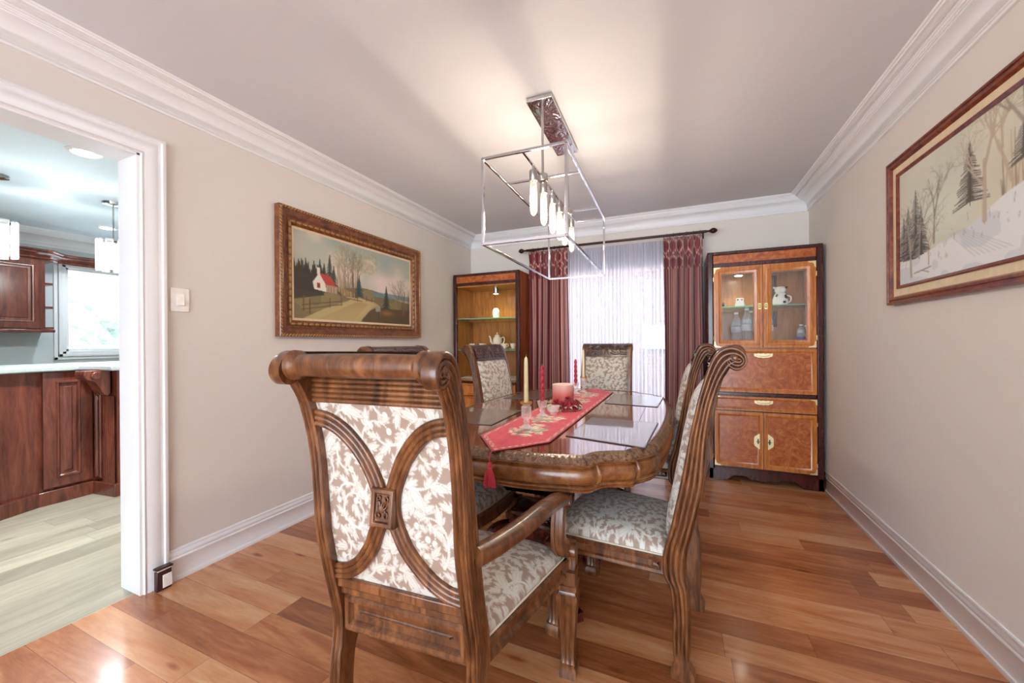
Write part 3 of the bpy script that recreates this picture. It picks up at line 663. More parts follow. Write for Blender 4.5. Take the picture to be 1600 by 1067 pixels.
def curtain(name, label, x0, x1, nfold, seed, ztop=2.172):
    r = np.random.RandomState(seed); ph = np.cumsum(.7+.6*r.rand(nfold+2)); ph = ph/ph[-1]; amp = .6+.5*r.rand(nfold+2)
    W_ = x1-x0
    def warp(u): return np.interp(u, np.linspace(0, 1, len(ph)), ph)
    def f(u, v):
        k = warp(u)*2*PI*nfold
        pinch = np.exp(-((v-.055)/.03)**2)
        a = .050*(1-.45*pinch)*np.interp(u*(nfold+1), np.arange(nfold+2), amp)
        x = x0+W_*(u+.012*np.sin(2*k)/1.0*(1+.3*v))+.010*np.sin(v*3+u*5)
        y = a*np.sin(k)+.010*np.sin(2*k+1+v*2)
        z = ztop-(ztop-.02)*v
        return x, RY+y, z-0*u
    def col(u, v):
        s = (u*W_*2.35)/.052; fr = s % 1
        st = np.where(fr < .5, 0., np.where(fr < .62, 1., np.where(fr < .88, .45, 1.)))
        # crossed pleat cords in the heading
        h = v*(ztop-.02)
        wob = np.abs(((u*nfold*1.0+.25) % 1)-.5)*2
        cord = (h < .30) & (np.abs(wob-np.abs(np.sin(h*PI/.16))) < .11)
        c0 = np.array([.50, .13, .20]); c1 = np.array([.95, .83, .76]); c2 = np.array([.74, .46, .46])
        c = np.where(st[..., None] > .9, c1, np.where(st[..., None] > .3, c2, c0))
        c = np.where((h < .30)[..., None], np.where(cord[..., None], c1, c0*.6+c*.4), c); return c
    t = thing(name, label, 'curtain')
    grid(340, 120, f, col, 'panel', M_drape, t, thick=.002)
    for i in range(nfold):
        xx_ = x0+W_*(i+.5)/nfold
        MB().tube([(xx_, RY+.018*math.cos(a), 2.193+.018*math.sin(a)) for a in np.linspace(0, 2*PI, 14)[:-1]], .0025, 6, loop=True).build('ring', M_rod, t)
    return t
curtain('striped_curtain', 'burgundy and beige striped curtain beside the open display cabinet', -1.488, -1.062, 7, 3)
curtain('striped_curtain', 'burgundy and beige striped curtain beside the glass-door cabinet', -.118, .225, 6, 8)
def sf(u, v):
    k = u*2*PI*27; hd = np.exp(-v*14)
    return -1.10+1.03*(u+.004*np.sin(k*.37)), RY+.062+.018*np.sin(k+.6*np.sin(k*.21))*(1-.55*hd)+.006*np.sin(2.3*k), 2.165-2.145*v
sh = thing('sheer_curtain', 'white sheer pleated curtain across the patio door', 'curtain')
grid(520, 24, sf, None, 'panel', M_sheer, sh)

# ---------------------------------------------------------------- dining table
def catmull(P, n):
    P = [Vector(p) for p in P]; out = []
    for i in range(len(P)-1):
        a = P[i-1] if i else P[0]*2-P[1]; b, c = P[i], P[i+1]; d = P[i+2] if i+2 < len(P) else P[-1]*2-P[-2]
        for k in range(n):
            t = k/n; out.append(.5*((2*b)+(c-a)*t+(2*a-5*b+4*c-d)*t*t+(3*b-a-3*c+d)*t**3))
    out.append(P[-1]); return out
def resample(P, n, closed=True):
    P = [Vector(p) for p in P]
    if closed: P = P+[P[0]]
    L = [0]
    for a, b in zip(P, P[1:]): L.append(L[-1]+(b-a).length)
    out = []
    for k in range(n):
        s = L[-1]*k/(n if closed else n-1); i = 0
        i = min(max(0, int(np.searchsorted(L, s, 'right'))-1), len(P)-2); f = (s-L[i])/max(1e-9, L[i+1]-L[i]); out.append(P[i].lerp(P[i+1], f))
    return out
TC = (-.64, 2.30)
qp = [(.0, -1.012), (.15, -1.005), (.29, -.978), (.350, -.958), (.366, -.925), (.385, -.895), (.43, -.868), (.480, -.845), (.492, -.812), (.512, -.785), (.545, -.730), (.565, -.65), (.588, -.45), (.603, -.2), (.606, 0)]
q1 = [Vector((x, y, 0)) for x, y, _ in [tuple(p) for p in catmull([(a, b, 0) for a, b in qp], 8)]]
full = q1+[Vector((p.x, -p.y, 0)) for p in q1[-2::-1]]
full = full+[Vector((-p.x, p.y, 0)) for p in full[-2:0:-1]]
NT_ = 1320
O = resample(full, NT_)
nr = []
for i in range(NT_):
    t_ = (O[(i+2) % NT_]-O[i-2]).normalized(); nr.append(Vector((t_.y, -t_.x, 0)))
tb = thing('dining_table', 'oval carved pedestal dining table with a glossy reddish top in the middle of the room', 'table', (TC[0], TC[1], 0))
def ring_at(off, z, fn=None): return [O[i]+nr[i]*(off+(fn(i) if fn else 0))+Vector((0, 0, z)) for i in range(NT_)]
mb = MB(); rs = [ring_at(-.034, .745), ring_at(-.034, .7725)]
mb.rings(rs, cap=True); mb.build('table_top', M_tabletop, tb, bevel=0)
mb = MB(); rs = [ring_at(-.0345, .760), ring_at(-.0345, .7735), ring_at(-.031, .7755), ring_at(-.027, .7735)]
for k in range(7):
    f = k/6
    def rel(i, f=f):
        s = i/NT_*2*PI; a = abs(math.sin(s*110+1.6*math.sin(PI*f))); return .0062*a*math.sin(PI*f)-.002*(abs(math.sin(s*220)) < .3)
    rs.append(ring_at(-.025+.030*f, .773-.022*f**1.3, rel))
rs += [ring_at(.007, .749), ring_at(.005, .746)]
mb.rings(rs, cap=False); mb.build('carved_border', M_carved, tb, smooth=60)
mb = MB(); rs = [ring_at(.006, .747), ring_at(.009, .744), ring_at(.006, .740), ring_at(-.003, .738), ring_at(-.004, .734)]
for k in range(9):
    a = PI*k/8; rs.append(ring_at(-.002+.013*math.sin(a), .732-.029*(1-math.cos(a))))
rs += [ring_at(-.004, .672), ring_at(.003, .669), ring_at(.006, .665), ring_at(.003, .661), ring_at(-.001, .659), ring_at(.004, .655), ring_at(.002, .650), ring_at(-.03, .648), ring_at(-.04, .70)]
mb.rings(rs, cap=False); mb.build('apron', M_table, tb, smooth=50)
mb = MB().prism([tuple((O[i]-nr[i]*.04))[:2] for i in range(0, NT_, 12)], .70, .744); mb.build('subframe', M_pedestal, tb)
for sx in (1, -1):
    for sy in (1, -1):
        for cx_, cy_ in ((.368, -.915), (.494, -.805)):
            i = min(range(NT_), key=lambda i: (O[i]-Vector((cx_*sx, cy_*sy, 0))).length)
            MB().tube([O[i]+nr[i]*d+Vector((0, 0, z)) for d, z in ((.000, .738), (.010, .720), (.013, .703), (.010, .686), (.0, .670))], [.004, .009, .010, .009, .004], 10).build('corner_bead', M_table, tb)
for cy_ in (-.50, .55):
    p = Vector((-.01, cy_, 0))
    def sq(h, z, lob=0, n=64):
        out = []
        for k in range(n):
            a = 2*PI*(k+.5)/n; c_, s_ = math.cos(a), math.sin(a); m = max(abs(c_), abs(s_)); r = h/m
            if lob: r *= 1+lob*abs(math.sin(a*16))
            out.append(p+Vector((r*c_, r*s_*.9, z)))
        return out
    mb = MB(); mb.rings([sq(.20, .745), sq(.20, .60), sq(.135, .585), sq(.135, .52)]); mb.build('pedestal_block', M_pedestal, tb)
    mb = MB(); mb.rings([sq(.137, .52), sq(.145, .505), sq(.137, .497)]+[sq(.132-.042*(1-(1-f)**1.7), .492-.115*f, .055*(1-f*.4), 256) for f in [k/10 for k in range(11)]]+[sq(.088, .37)]); mb.build('fluted_capital', M_pedestal, tb, smooth=60)
    mb = MB(); mb.rings([sq(.092, .372), sq(.106, .366), sq(.110, .352), (sq(.098, .342)), sq(.090, .335), sq(.106, .322), sq(.112, .308), sq(.10, .295), sq(.09, .27), sq(.082, .22), sq(.09, .17), sq(.12, .15), sq(.12, .11), sq(.10, .10)]); mb.build('column', M_pedestal, tb, bevel=.003)
    for k, a in enumerate((40, 140, 220, 320)):
        a = math.radians(a); d = Vector((math.cos(a), math.sin(a), 0)); s_ = Vector((-d.y, d.x, 0))
        pts = catmull([(.07, 0, .24), (.14, 0, .285), (.215, 0, .27), (.245, 0, .20), (.235, 0, .12), (.26, 0, .06), (.31, 0, .03), (.345, 0, .028)], 5)
        mb = MB(); rr = []
        for j, q in enumerate(pts):
            t0 = (pts[min(j+1, len(pts)-1)]-pts[max(j-1, 0)]).normalized(); n0 = Vector((-t0.z, 0, t0.x)); hh = .026-.006*j/len(pts); ring = []
            for (aa, bb) in ((-1, -1), (-1, -.3), (-.8, 0), (-1, .3), (-1, 1), (-.5, .85), (0, 1), (.5, .85), (1, 1), (1, .3), (.8, 0), (1, -.3), (1, -1), (0, -.9)):
                w3 = q+n0*hh*bb; ring.append(p+d*w3.x+Vector((0, 0, w3.z))+s_*(.024*aa))
            rr.append(ring)
        mb.rings(rr); mb.build('leg', M_pedestal, tb, smooth=40)

# ---------------------------------------------------------------- chairs
FB = [  # (front t, z), (back t, z) of the rear post; t grows backwards
 ((-.030, .002), (.042, .002)), ((-.032, .022), (.046, .028)), ((-.022, .050), (.036, .052)), ((-.018, .066), (.028, .066)), ((-.024, .11), (.027, .11)), ((-.024, .226), (.029, .226)),
 ((-.034, .311), (.025, .311)), ((-.054, .352), (.017, .352)), ((-.058, .400), (.015, .400)), ((-.049, .459), (.020, .455)), ((-.030, .523), (.037, .523)), ((-.014, .60), (.054, .60)),
 ((.003, .685), (.071, .685)), ((.020, .777), (.078, .777)), ((.034, .857), (.084, .857)), ((.048, .923), (.093, .920)), ((.060, .980), (.104, .972)), ((.078, 1.046), (.121, 1.030)),
 ((.090, 1.085), (.133, 1.057)), ((.104, 1.123), (.143, 1.074)), ((.125, 1.151), (.151, 1.087)), ((.155, 1.163), (.158, 1.097)), ((.184, 1.155), (.166, 1.104)), ((.202, 1.132), (.173, 1.112)),
 ((.203, 1.106), (.177, 1.119)), ((.188, 1.086), (.177, 1.125)), ((.166, 1.084), (.173, 1.130)), ((.150, 1.098), (.168, 1.130)), ((.147, 1.117), (.166, 1.127)), ((.157, 1.132), (.168, 1.123)), ((.171, 1.134), (.171, 1.121))]
def smooth_pairs(k=4):
    a = catmull([(p[0][0], p[0][1], 0) for p in FB], k); b = catmull([(p[1][0], p[1][1], 0) for p in FB], k); return list(zip(a, b))
SP = smooth_pairs()
CW = .036; SW = .2075
def post(side, upto=None):
    mb = MB(); rs = []; nfl = 4
    for (a, b) in SP:
        ring = []; d = b-a
        L = d.length; dn = d/L if L else d; rel = min(.0075, L*.14)
        zc = (a.y+b.y)/2; k_ = min(1, max(0, (zc-.07)/.03)); rel *= k_
        for i in range(33):       # outer, ridged face
            f = i/32; x = CW/2-rel*(1-abs(math.sin(PI*f*nfl))**.7); q = a+d*f; ring.append((x, q))
        for i in range(1, 12):    # back face, three reeds
            f = i/12; q = b+dn*(rel*.9*(abs(math.sin(PI*f*3))**.7)-rel*.4); ring.append((CW/2-CW*f, q))
        for i in range(0, 7):
            f = i/6; ring.append((-CW/2, b-d*f))
        ring.append((0, a))
        rs.append([(side*(SW+x), -q.x, q.y) for x, q in ring])
    mb.rings(rs)
    # eye of the scroll
    mb.lathe([(.0095*math.cos(a), side*(SW+CW/2-.001+.004*math.sin(a))) for a in (0, .5, 1, 1.35)]+[(0, side*(SW+CW/2+.003))], (0, -.1695, 1.1235), 16, 'x')
    return mb
def prof_at(z):   # front and back t of the post at height z
    za = [p[0][1] for p in FB[:18]]; return np.interp(z, za, [p[0][0] for p in FB[:18]]), np.interp(z, [p[1][1] for p in FB[:18]], [p[1][0] for p in FB[:18]])
def front_leg(x, y, sx, ztop=.345):
    mb = MB(); rs = []
    st = [(.028, 0, 0), (.030, .012, .004), (.028, .03, .004), (.022, .042, 0), (.026, .052, 0), (.0215, .066, 0), (.0235, .12, 0), (.028, .20, 0), (.034, .262, 0), (.037, .275, 0), (.037, .292, 0), (.030, .298, 0), (.028, .306, 0), (.034, .313, 0), (.034, .328, 0), (.028, .333, 0), (.030, ztop+.03, 0)]
    for h, z, fw in st:
        fl = .004 if .06 < z < .27 else 0; ring = []
        for (dx, dy) in ((1, 0), (0, 1), (-1, 0), (0, -1)):
            px, py = -dy, dx
            for i in range(13):
                f = i/12*2-1
                e = h-fl*(1-abs(math.sin(PI*(f+1)/2*3))**.6) if abs(f) < 1 else h
                if i == 12: continue
                ring.append((x+dx*e+px*h*f, y+dy*e+py*h*f+fw, z))
        rs.append(ring)
    return mb.rings(rs)
def make_chair(name, label, cat, arms):
    t = thing(name, label, cat)
    hf = .325 if arms else .235      # seat half-width at the front
    DF = .52 if arms else .49        # seat depth
    for s in (-1, 1): post(s).build('rear_leg', M_chair, t, smooth=40)
    # rolled top rail with bead rings
    cx_, cz_ = -.166, 1.129
    def roll(x0, x1, r0):
        return [(r0*(1+.06*math.cos(PI*(f-.5))), x0+(x1-x0)*f) for f in [k/12 for k in range(13)]]
    e = SW-CW/2
    pr = [(0, -e-.001), (.032, -e), (.036, -e+.006), (.031, -e+.012), (.035, -e+.019), (.030, -e+.026)]+[(.0265+.002*math.sin(PI*k/10), -e+.03+(2*e-.06)*k/10) for k in range(11)]+[(.030, e-.026), (.035, e-.019), (.031, e-.012), (.036, e-.006), (.032, e), (0, e+.001)]
    MB().lathe(pr, (0, cx_, cz_), 32, 'x').build('top_rail', M_chair, t, smooth=30)
    # reeded panel below the roll, on the back
    mb = MB(); N = 120; rows = []
    for i in range(N+1):
        z = 1.106-(1.106-1.032)*i/N; _, tb_ = prof_at(z); rel = .005*abs(math.sin(PI*i/N*6))**.6; 
        rows.append([(-e-.002, -(tb_-.012+rel), z), (e+.002, -(tb_-.012+rel), z)])
    back_rows = [[(a[0], a[1]+.022, a[2]) for a in r] for r in rows]
    mb.rings([[r[0], r[1], b[1], b[0]] for r, b in zip(rows, back_rows)]); mb.build('reeded_panel', M_chair, t, smooth=60)
    # fabric on the back of the backrest
    z0, z1 = .53, 1.04
    def bf(u, v):
        z = z1-(z1-z0)*v; tb_ = np.interp(z, [p[1][1] for p in FB[:18]], [p[1][0] for p in FB[:18]])
        return -e-.004+(2*e+.008)*u, -(tb_-.020)-.004*np.sin(PI*u)*np.sin(PI*v), z
    grid(210, 240, bf, lambda u, v: fabric(.03+u*.38, .15-v*.42), 'back_fabric', M_damask, t)
    # crossing arcs and carved medallion
    zc = .778
    def arc(sx, sz):
        ends = (sx*(e+.004), zc+sz*.185 if sz > 0 else zc-.185)
        pts = catmull([(sx*(e+.006), 0, zc+sz*.214), (sx*.150, 0, zc+sz*.205), (sx*.105, 0, zc+sz*.176), (sx*.062, 0, zc+sz*.125), (sx*.036, 0, zc+sz*.074), (sx*.022, 0, zc+sz*.035), (sx*.018, 0, zc)], 6)
        mb = MB(); rs = []; hw = .021
        for j, q in enumerate(pts):
            d = (pts[min(j+1, len(pts)-1)]-pts[max(j-1, 0)]).normalized(); n0 = Vector((-d.z, 0, d.x)); _, tb_ = prof_at(q.z); ring = []
            for i in range(19):
                f = i/18*2-1; r = .004*abs(math.sin(PI*(f+1)/2*3))**.6; w3 = q+n0*hw*f; ring.append((w3.x, -(tb_-.008+r), w3.z))
            ring += [(q.x+n0.x*hw, -(tb_-.028), q.z+n0.z*hw), (q.x-n0.x*hw, -(tb_-.028), q.z-n0.z*hw)]
            rs.append(ring)
        mb.rings(rs); return mb
    for sx in (-1, 1):
        for sz in (-1, 1): arc(sx, sz).build('splat_arc', M_chair, t, smooth=45)
    _, tb_ = prof_at(zc); ym = -(tb_+.001)
    MX = Matrix.Translation((0, ym, zc)) @ Matrix.Rotation(math.radians(-7), 4, 'X')
    mb = MB(); rs = []
    for e_, h in ((0, .022), (0, -.006), (.004, -.010), (.012, -.010), (.015, -.003)): rs.append([(-.034+e_, h, -.047+e_), (.034-e_, h, -.047+e_), (.034-e_, h, .047-e_), (-.034+e_, h, .047-e_)])
    mb.rings(rs); md = mb.build('medallion', M_chair, t, bevel=.0012, xf=MX)
    mb = MB()
    def sp(cx, cz, r, a0, turns, sg):
        pts = []
        for k in range(22):
            f = k/21; a = a0+sg*2*PI*turns*f; rr = r*(1-.75*f); pts.append((cx+rr*math.cos(a), -.006, cz+rr*math.sin(a)))
        mb.tube(pts, [.0022]*21+[.0035], 6)
    for sx in (-1, 1):
        sp(sx*.010, -.018, .009, PI/2 if sx > 0 else PI/2, 1.1, -sx); sp(sx*.010, .022, .007, -PI/2, 1.1, sx)
        mb.tube([(sx*.010, -.006, -.009), (sx*.004, -.006, .0), (sx*.006, -.006, .010), (sx*.010, -.006, .015)], .002, 6)
    for a in (-50, -25, 0, 25, 50):
        a = math.radians(a); mb.tube([(0, -.006, -.012), (.010*math.sin(a), -.008, -.012+.016*math.cos(a)), (.018*math.sin(a), -.006, -.012+.026*math.cos(a))], [.001, .0028, .0008], 6)
    mb.build('scroll_carving', M_chair, md, xf=MX)
    # rails below the backrest
    mb = MB()
    for (zz0, zz1, dd, th) in ((.518, .545, .006, .030), (.492, .520, .000, .026)):
        _, t0 = prof_at((zz0+zz1)/2); mb.box((-e-.002, -(t0+dd-.012), zz0), (e+.002, -(t0-.012-th), zz1))
    mb.build('lower_back_rail', M_chair, t, bevel=.004)
    mb = MB(); framed_panel(mb, (0, .004, 0), (1, 0, 0), (0, 0, 1), (0, -1, 0), -e-.003, e+.003, .385, .487, .016, .012); mb.build('rear_seat_rail', M_chair, t)
    # side and front seat rails
    for s in (-1, 1):
        a = Vector((s*(SW+.010), .045, 0)); b = Vector((s*(hf+.014), DF-.025, 0)); u = (b-a).normalized(); n = Vector((s*abs(u.y), -s*u.x*s*s if False else -u.x*s*s, 0)); n = Vector((u.y, -u.x, 0))*(1 if s > 0 else -1)
        mb = MB(); framed_panel(mb, a-n*.028, u, (0, 0, 1), n, 0, (b-a).length, .350, .414, .012, .026); mb.build('side_seat_rail', M_chair, t)
    mb = MB(); rs = []
    for k in range(25):
        f = k/12-1; y = DF+.012-.028*f*f-.006
        rs.append([(f*(hf+.01), y-.03, .350), (f*(hf+.01), y, .350), (f*(hf+.01), y+.004, .362), (f*(hf+.01), y, .370), (f*(hf+.01), y, .398), (f*(hf+.01), y+.004, .406), (f*(hf+.01), y, .414), (f*(hf+.01), y-.03, .414)])
    mb.rings(rs); mb.build('front_seat_rail', M_chair, t, smooth=40)
    # upholstered seat
    def seat(u, v):
        U = u*2-1; V = v*2-1
        yy = .02+(DF-.025)*(v)-.022*U*U*(v**3)
        hw = (SW-.002)+(hf+.006-SW)*np.clip((yy-.02)/(DF-.04), 0, 1)
        k = np.sqrt(np.clip((1-np.abs(U)**7)*(1-np.abs(V)**9), 0, 1))
        crown_ = .022*(1-U*U)*(1-V*V)
        return hw*U*(1-.012*(1-k)), yy, .412+.055*k+crown_
    grid(230, 230, seat, lambda u, v: fabric(.02+(u-.5)*2*(.21+.06*v), .05+v*.5), 'seat', M_damask, t)
    def edge(k): 
        if k < 1: u, v = 0, 1-k
        elif k < 2: u, v = k-1, 0
        elif k < 3: u, v = 1, k-2
        else: u, v = 4-k, 1
        x, y, z = seat(np.float64(u), np.float64(v)); return (float(x)*1.012, float(y), .417)
    MB().tube([edge(3.999*k/96) for k in range(96)], .0035, 6, loop=True).build('piping', M_pipe, t)
    # padded front of the backrest
    def pad(u, v):
        z = 1.045-(1.045-.47)*v; tf = np.interp(z, [p[0][1] for p in FB[:19]], [p[0][0] for p in FB[:19]])
        U = u*2-1; k = np.sqrt(np.clip((1-np.abs(U)**6)*(1-np.abs(2*v-1)**8), 0, 1))
        return (e+.001)*U, -(tf+.010)+.042*k, z
    grid(190, 230, pad, lambda u, v: fabric(.05+u*.38, .10-v*.60), 'backrest', M_damask, t)
    mb = MB(); r2 = []
    for z in [.42+.62*k/12 for k in range(13)]:
        tf, tb_ = prof_at(z); r2.append([(-e-.003, -(tf+.012), z), (e+.003, -(tf+.012), z), (e+.003, -(tb_-.024), z), (-e-.003, -(tb_-.024), z)])
    mb.rings(r2); mb.build('backrest_core', M_chairdk, t)
    # carved crest on the front, following the roll
    NZ, NX = 60, 160
    path = catmull([(.074, 1.040, 0), (.088, 1.078, 0), (.100, 1.112, 0), (.118, 1.140, 0), (.145, 1.157, 0)], 6); path = resample([tuple(p) for p in path], NZ, False)
    def crest(u, v):
        iu = np.clip((v*(NZ-1)).astype(int), 0, NZ-1); px = np.array([p.x for p in path])[iu]; pz = np.array([p.y for p in path])[iu]
        X = (u-.5)*2; A = v*2-1
        rr = np.zeros_like(u)
        for cx in (-.78, -.42, .42, .78):
            dx = (X-cx)*1.9; dy = (v-.5)*1.5; r_ = np.hypot(dx, dy); th = np.arctan2(dy, dx*np.sign(cx)); rr += (np.sin(r_*26-th*1.0) > 0)*(r_ < .52)*1.
        pal = (np.abs(X) < .20)*(np.cos(np.arctan2(X*1.8, (v-1.05))*9) > .0); rr = np.maximum(rr > 0, pal)*1.
        inside = (np.abs(X) < .93)*(v > .12)*(v < .86); rr = np.where(inside, rr*.0055, .0065)
        return (e+.001)*X, -(px+.004)+rr+.004, pz+rr*.6
    grid(NX, NZ, crest, None, 'carved_crest', M_chairdk, t)
    # front legs and arms
    for s in (-1, 1):
        front_leg(s*(hf+.012 if arms else hf-.004), DF-.022, s).build('leg', M_chair, t, smooth=40)
    if arms:
        for s in (-1, 1):
            P_ = catmull([(.222, -.030, .672), (.240, .040, .664), (.272, .150, .662), (.300, .270, .664), (.316, .370, .655), (.321, .440, .640), (.320, .478, .618)], 6)
            mb = MB(); rs = []
            for j, q in enumerate(P_):
                d = (P_[min(j+1, len(P_)-1)]-P_[max(j-1, 0)]).normalized(); sd = Vector((d.y, -d.x, 0)).normalized(); up = sd.cross(d); up = up if up.z > 0 else -up
                f = j/(len(P_)-1); hw, hh = .026+.006*f, .023-.002*f; ring = []
                for k in range(28):
                    a = 2*PI*k/28; cx2, cy2 = math.cos(a), math.sin(a); r_ = 1-.07*(abs(math.sin(a*2.5+.4)) < .22)
                    ring.append(q+sd*hw*r_*math.copysign(abs(cx2)**.75, cx2)+up*hh*r_*math.copysign(abs(cy2)**.75, cy2))
                rs.append([(s*p.x, p.y, p.z) for p in ring])
            mb.rings(rs); mb.tube([(s*.286, .470, .622), (s*.354, .470, .622)], [.021, .021], 18); arm = mb.build('armrest', M_chair, t, smooth=50)
            sp_ = catmull([(.322, .452, .650), (.320, .436, .600), (.318, .428, .550), (.318, .432, .500), (.326, .452, .468), (.336, .482, .462), (.344, .505, .445), (.346, .512, .415), (.343, .510, .375), (.340, .508, .338)], 5)
            mb = MB(); rs = []
            for j, q in enumerate(sp_):
                d = (sp_[min(j+1, len(sp_)-1)]-sp_[max(j-1, 0)]).normalized(); n0 = Vector((0, -d.z, d.y)).normalized(); f = j/(len(sp_)-1); hw = .034*(1-f)+.022*f if f < .5 else .023; hx = .019; ring = []
                for (aa, bb) in ((-1, -1), (-.4, -1.0), (-.3, -.86), (.3, -.86), (.4, -1), (1, -1), (1, -.6), (.8, -.5), (.8, .5), (1, .6), (1, 1), (0, 1), (-1, 1), (-1, .6), (-.8, .5), (-.8, -.5), (-1, -.6)):
                    w3 = q+n0*hw*bb; ring.append((s*(w3.x+hx*aa), w3.y, w3.z))
                rs.append(ring)
            mb.rings(rs); mb.tube([(s*.314, .488, .446), (s*.366, .488, .446)], .022, 18); mb.build('arm_support', M_chair, t, smooth=45)
    return t
def place(o, x, y, rz): o.location = (x, y, 0); o.rotation_euler = (0, 0, math.radians(rz))
arm = make_chair('dining_armchair', 'wooden armchair with cream damask seat, its open curved back turned to the camera', 'chair', True)
place(arm, -.668, .817, 3.6)
GRP = 'carved dining chairs around the table'
arm['group'] = GRP
c1 = make_chair('dining_chair', 'carved armless dining chair with damask seat, nearer one on the right side of the table', 'chair', False); c1['group'] = GRP
place(c1, .030, 1.670, 82.5)
dup(c1, (.005, 2.70, 0), 88, 'second high-backed dining chair beyond the nearer one on the right side of the table', GRP)
dup(c1, (-1.285, 1.69, 0), -97, 'dining chair mostly hidden behind the armchair back, below the cottage painting', GRP)
dup(c1, (-1.262, 2.69, 0), -99, 'dining chair with patterned back leaning in front of the open display cabinet', GRP)
dup(c1, (-.600, 3.495, 0), 181, 'dining chair at the far head of the table in front of the sheer curtain', GRP)

# ---------------------------------------------------------------- cabinets
CY = 3.70; CB = YB-.003      # front plane, back
def rect_frame(mb, x0, x1, z0, z1, fr, y, d=.014):
    """ogee framed rectangle on a front plane y, opening in the middle"""
    rs = []
    for e, h in ((0, 0), (0, -d), (fr*.35, -d), (fr*.45, -d-.003), (fr*.6, -d-.003), (fr*.7, -d+.002), (fr, -d+.006), (fr, 0)):
        rs.append([(x0+e, y+h, z0+e), (x1-e, y+h, z0+e), (x1-e, y+h, z1-e), (x0+e, y+h, z1-e)])
    mb.rings(rs, cap=False, loop=False); return mb
def corner_plate(mb, x, z, sx, sz, y, L=.055, w=.013):
    pts = [(0, 0), (L, 0), (L*.8, w*.8), (L*.55, w*.9), (w*1.3, w*1.3), (w*.9, L*.55), (w*.8, L*.8), (0, L)]
    p = [(x+sx*a, z+sz*b) for a, b in pts]; mb.rings([[(a, y, b) for a, b in p], [(a, y-.0022, b) for a, b in p]])
def carcass(t, x0, x1, zs, dark, side, inner):
    """x0,x1 local; shell with an open display space zs=(bottom, top)"""
    D0, D1 = 0, CB-CY; st = .045
    MB().box((x0, -.004, .0), (x0+st, .03, 1.935)).build('front_post', dark, t, bevel=.008)
    MB().box((x1-st, -.004, .0), (x1, .03, 1.935)).build('front_post', dark, t, bevel=.008)
    MB().box((x0, .025, .0), (x0+.02, D1, 1.93)).build('side_panel', side, t)
    MB().box((x1-.02, .025, .0), (x1, D1, 1.93)).build('side_panel', side, t)
    MB().box((x0+.001, -.003, 1.905), (x1-.001, D1, 1.934)).build('top', dark, t, bevel=.006)
    MB().box((x0+.02, D1-.015, .08), (x1-.02, D1, 1.905)).build('back_panel', inner, t)
    MB().box((x0+.02, .02, zs[0]-.02), (x1-.02, D1-.015, zs[0])).build('shelf', inner, t)
    MB().box((x0+.02, .02, zs[1]), (x1-.02, D1-.015, zs[1]+.02)).build('shelf', inner, t)
    for xx_ in (x0+.0202, x1-.024): MB().box((xx_, .03, zs[0]), (xx_+.0038, D1-.015, zs[1])).build('inner_side', inner, t)
def handle_plate(t, x, z, y, wd=.13):
    """pierced brass drawer plate with a bail"""
    m = MB(); n = 24; p = []
    for k in range(n+1):
        f = k/n*2-1; p.append((x+wd/2*f, z+.016-.004*abs(math.sin(f*PI*2))))
    for k in range(n, -1, -1):
        f = k/n*2-1; p.append((x+wd/2*f, z-.004-.020*math.sqrt(max(0, 1-f*f))+.003*abs(math.sin(f*PI*2))))
    m.rings([[(a, y, b) for a, b in p], [(a, y-.003, b) for a, b in p]]); o = m.build('handle_plate', M_goldpale, t)
    MB().tube([(x+.045*math.cos(a), y-.008-.004*math.sin(-a), z+.006+.017*math.sin(a)) for a in np.linspace(PI, 2*PI, 12)], .0028, 8).tube([(x-.045, y, z+.006), (x-.045, y-.011, z+.006)], .004, 8).tube([(x+.045, y, z+.006), (x+.045, y-.011, z+.006)], .004, 8).build('bail', M_goldpale, o)
# open display cabinet (left)
lc = thing('display_cabinet', 'open display cabinet with glass shelves and an orange top panel in the left back corner', 'cabinet', (-2.308, CY, 0))
W_ = .80
carcass(lc, 0, W_, (.775, 1.79), M_cabdark, M_cabside, M_cabin)
MB().box((.045, .002, 1.835), (W_-.045, .02, 1.905)).build('top_panel', M_burl, lc)
MB().box((.045, -.002, 1.805), (W_-.045, .024, 1.837)).build('rail', M_cabdark, lc, bevel=.003)
MB().box((.045, -.002, .735), (W_-.045, .024, .757)).build('rail', M_cabdark, lc, bevel=.003)
for z in (1.447, 1.100):
    MB().box((.026, .035, z-.010), (W_-.026, CB-CY-.02, z)).build('glass_shelf', M_glassedge, lc)
    MB().box((.026, .32, z-.030), (W_-.026, .345, z-.011)).box((.024, .04, z-.024), (.034, .34, z-.011)).box((W_-.034, .04, z-.024), (W_-.024, .34, z-.011)).build('shelf_rail', M_cabin, lc)
for z0, z1 in ((.600, .730), (.45, .59), (.30, .44), (.14, .29)):
    mb = MB(); mb.box((.048, .002, z0), (W_-.048, .02, z1)); rect_frame(mb, .048, W_-.048, z0, z1, .025, .003); dr = mb.build('drawer', M_cabgold, lc)
    handle_plate(dr, W_/2, (z0+z1)/2, -.012)
MB().box((.045, 0, .03), (W_-.045, .02, .13)).build('plinth', M_cabdark, lc)
pk = MB().lathe([(0, 1.79), (.03, 1.79), (.03, 1.735), (.047, 1.728), (.047, 1.720), (.028, 1.722), (.028, 1.79)], (W_*.545, .20, 0), 24).build('cabinet_light', M_nickel, lc)
MB().lathe([(0, 1.7235), (.027, 1.7235), (.027, 1.728), (0, 1.728)], (W_*.545, .20, 0), 20).build('lamp_lens', M_puck, pk)
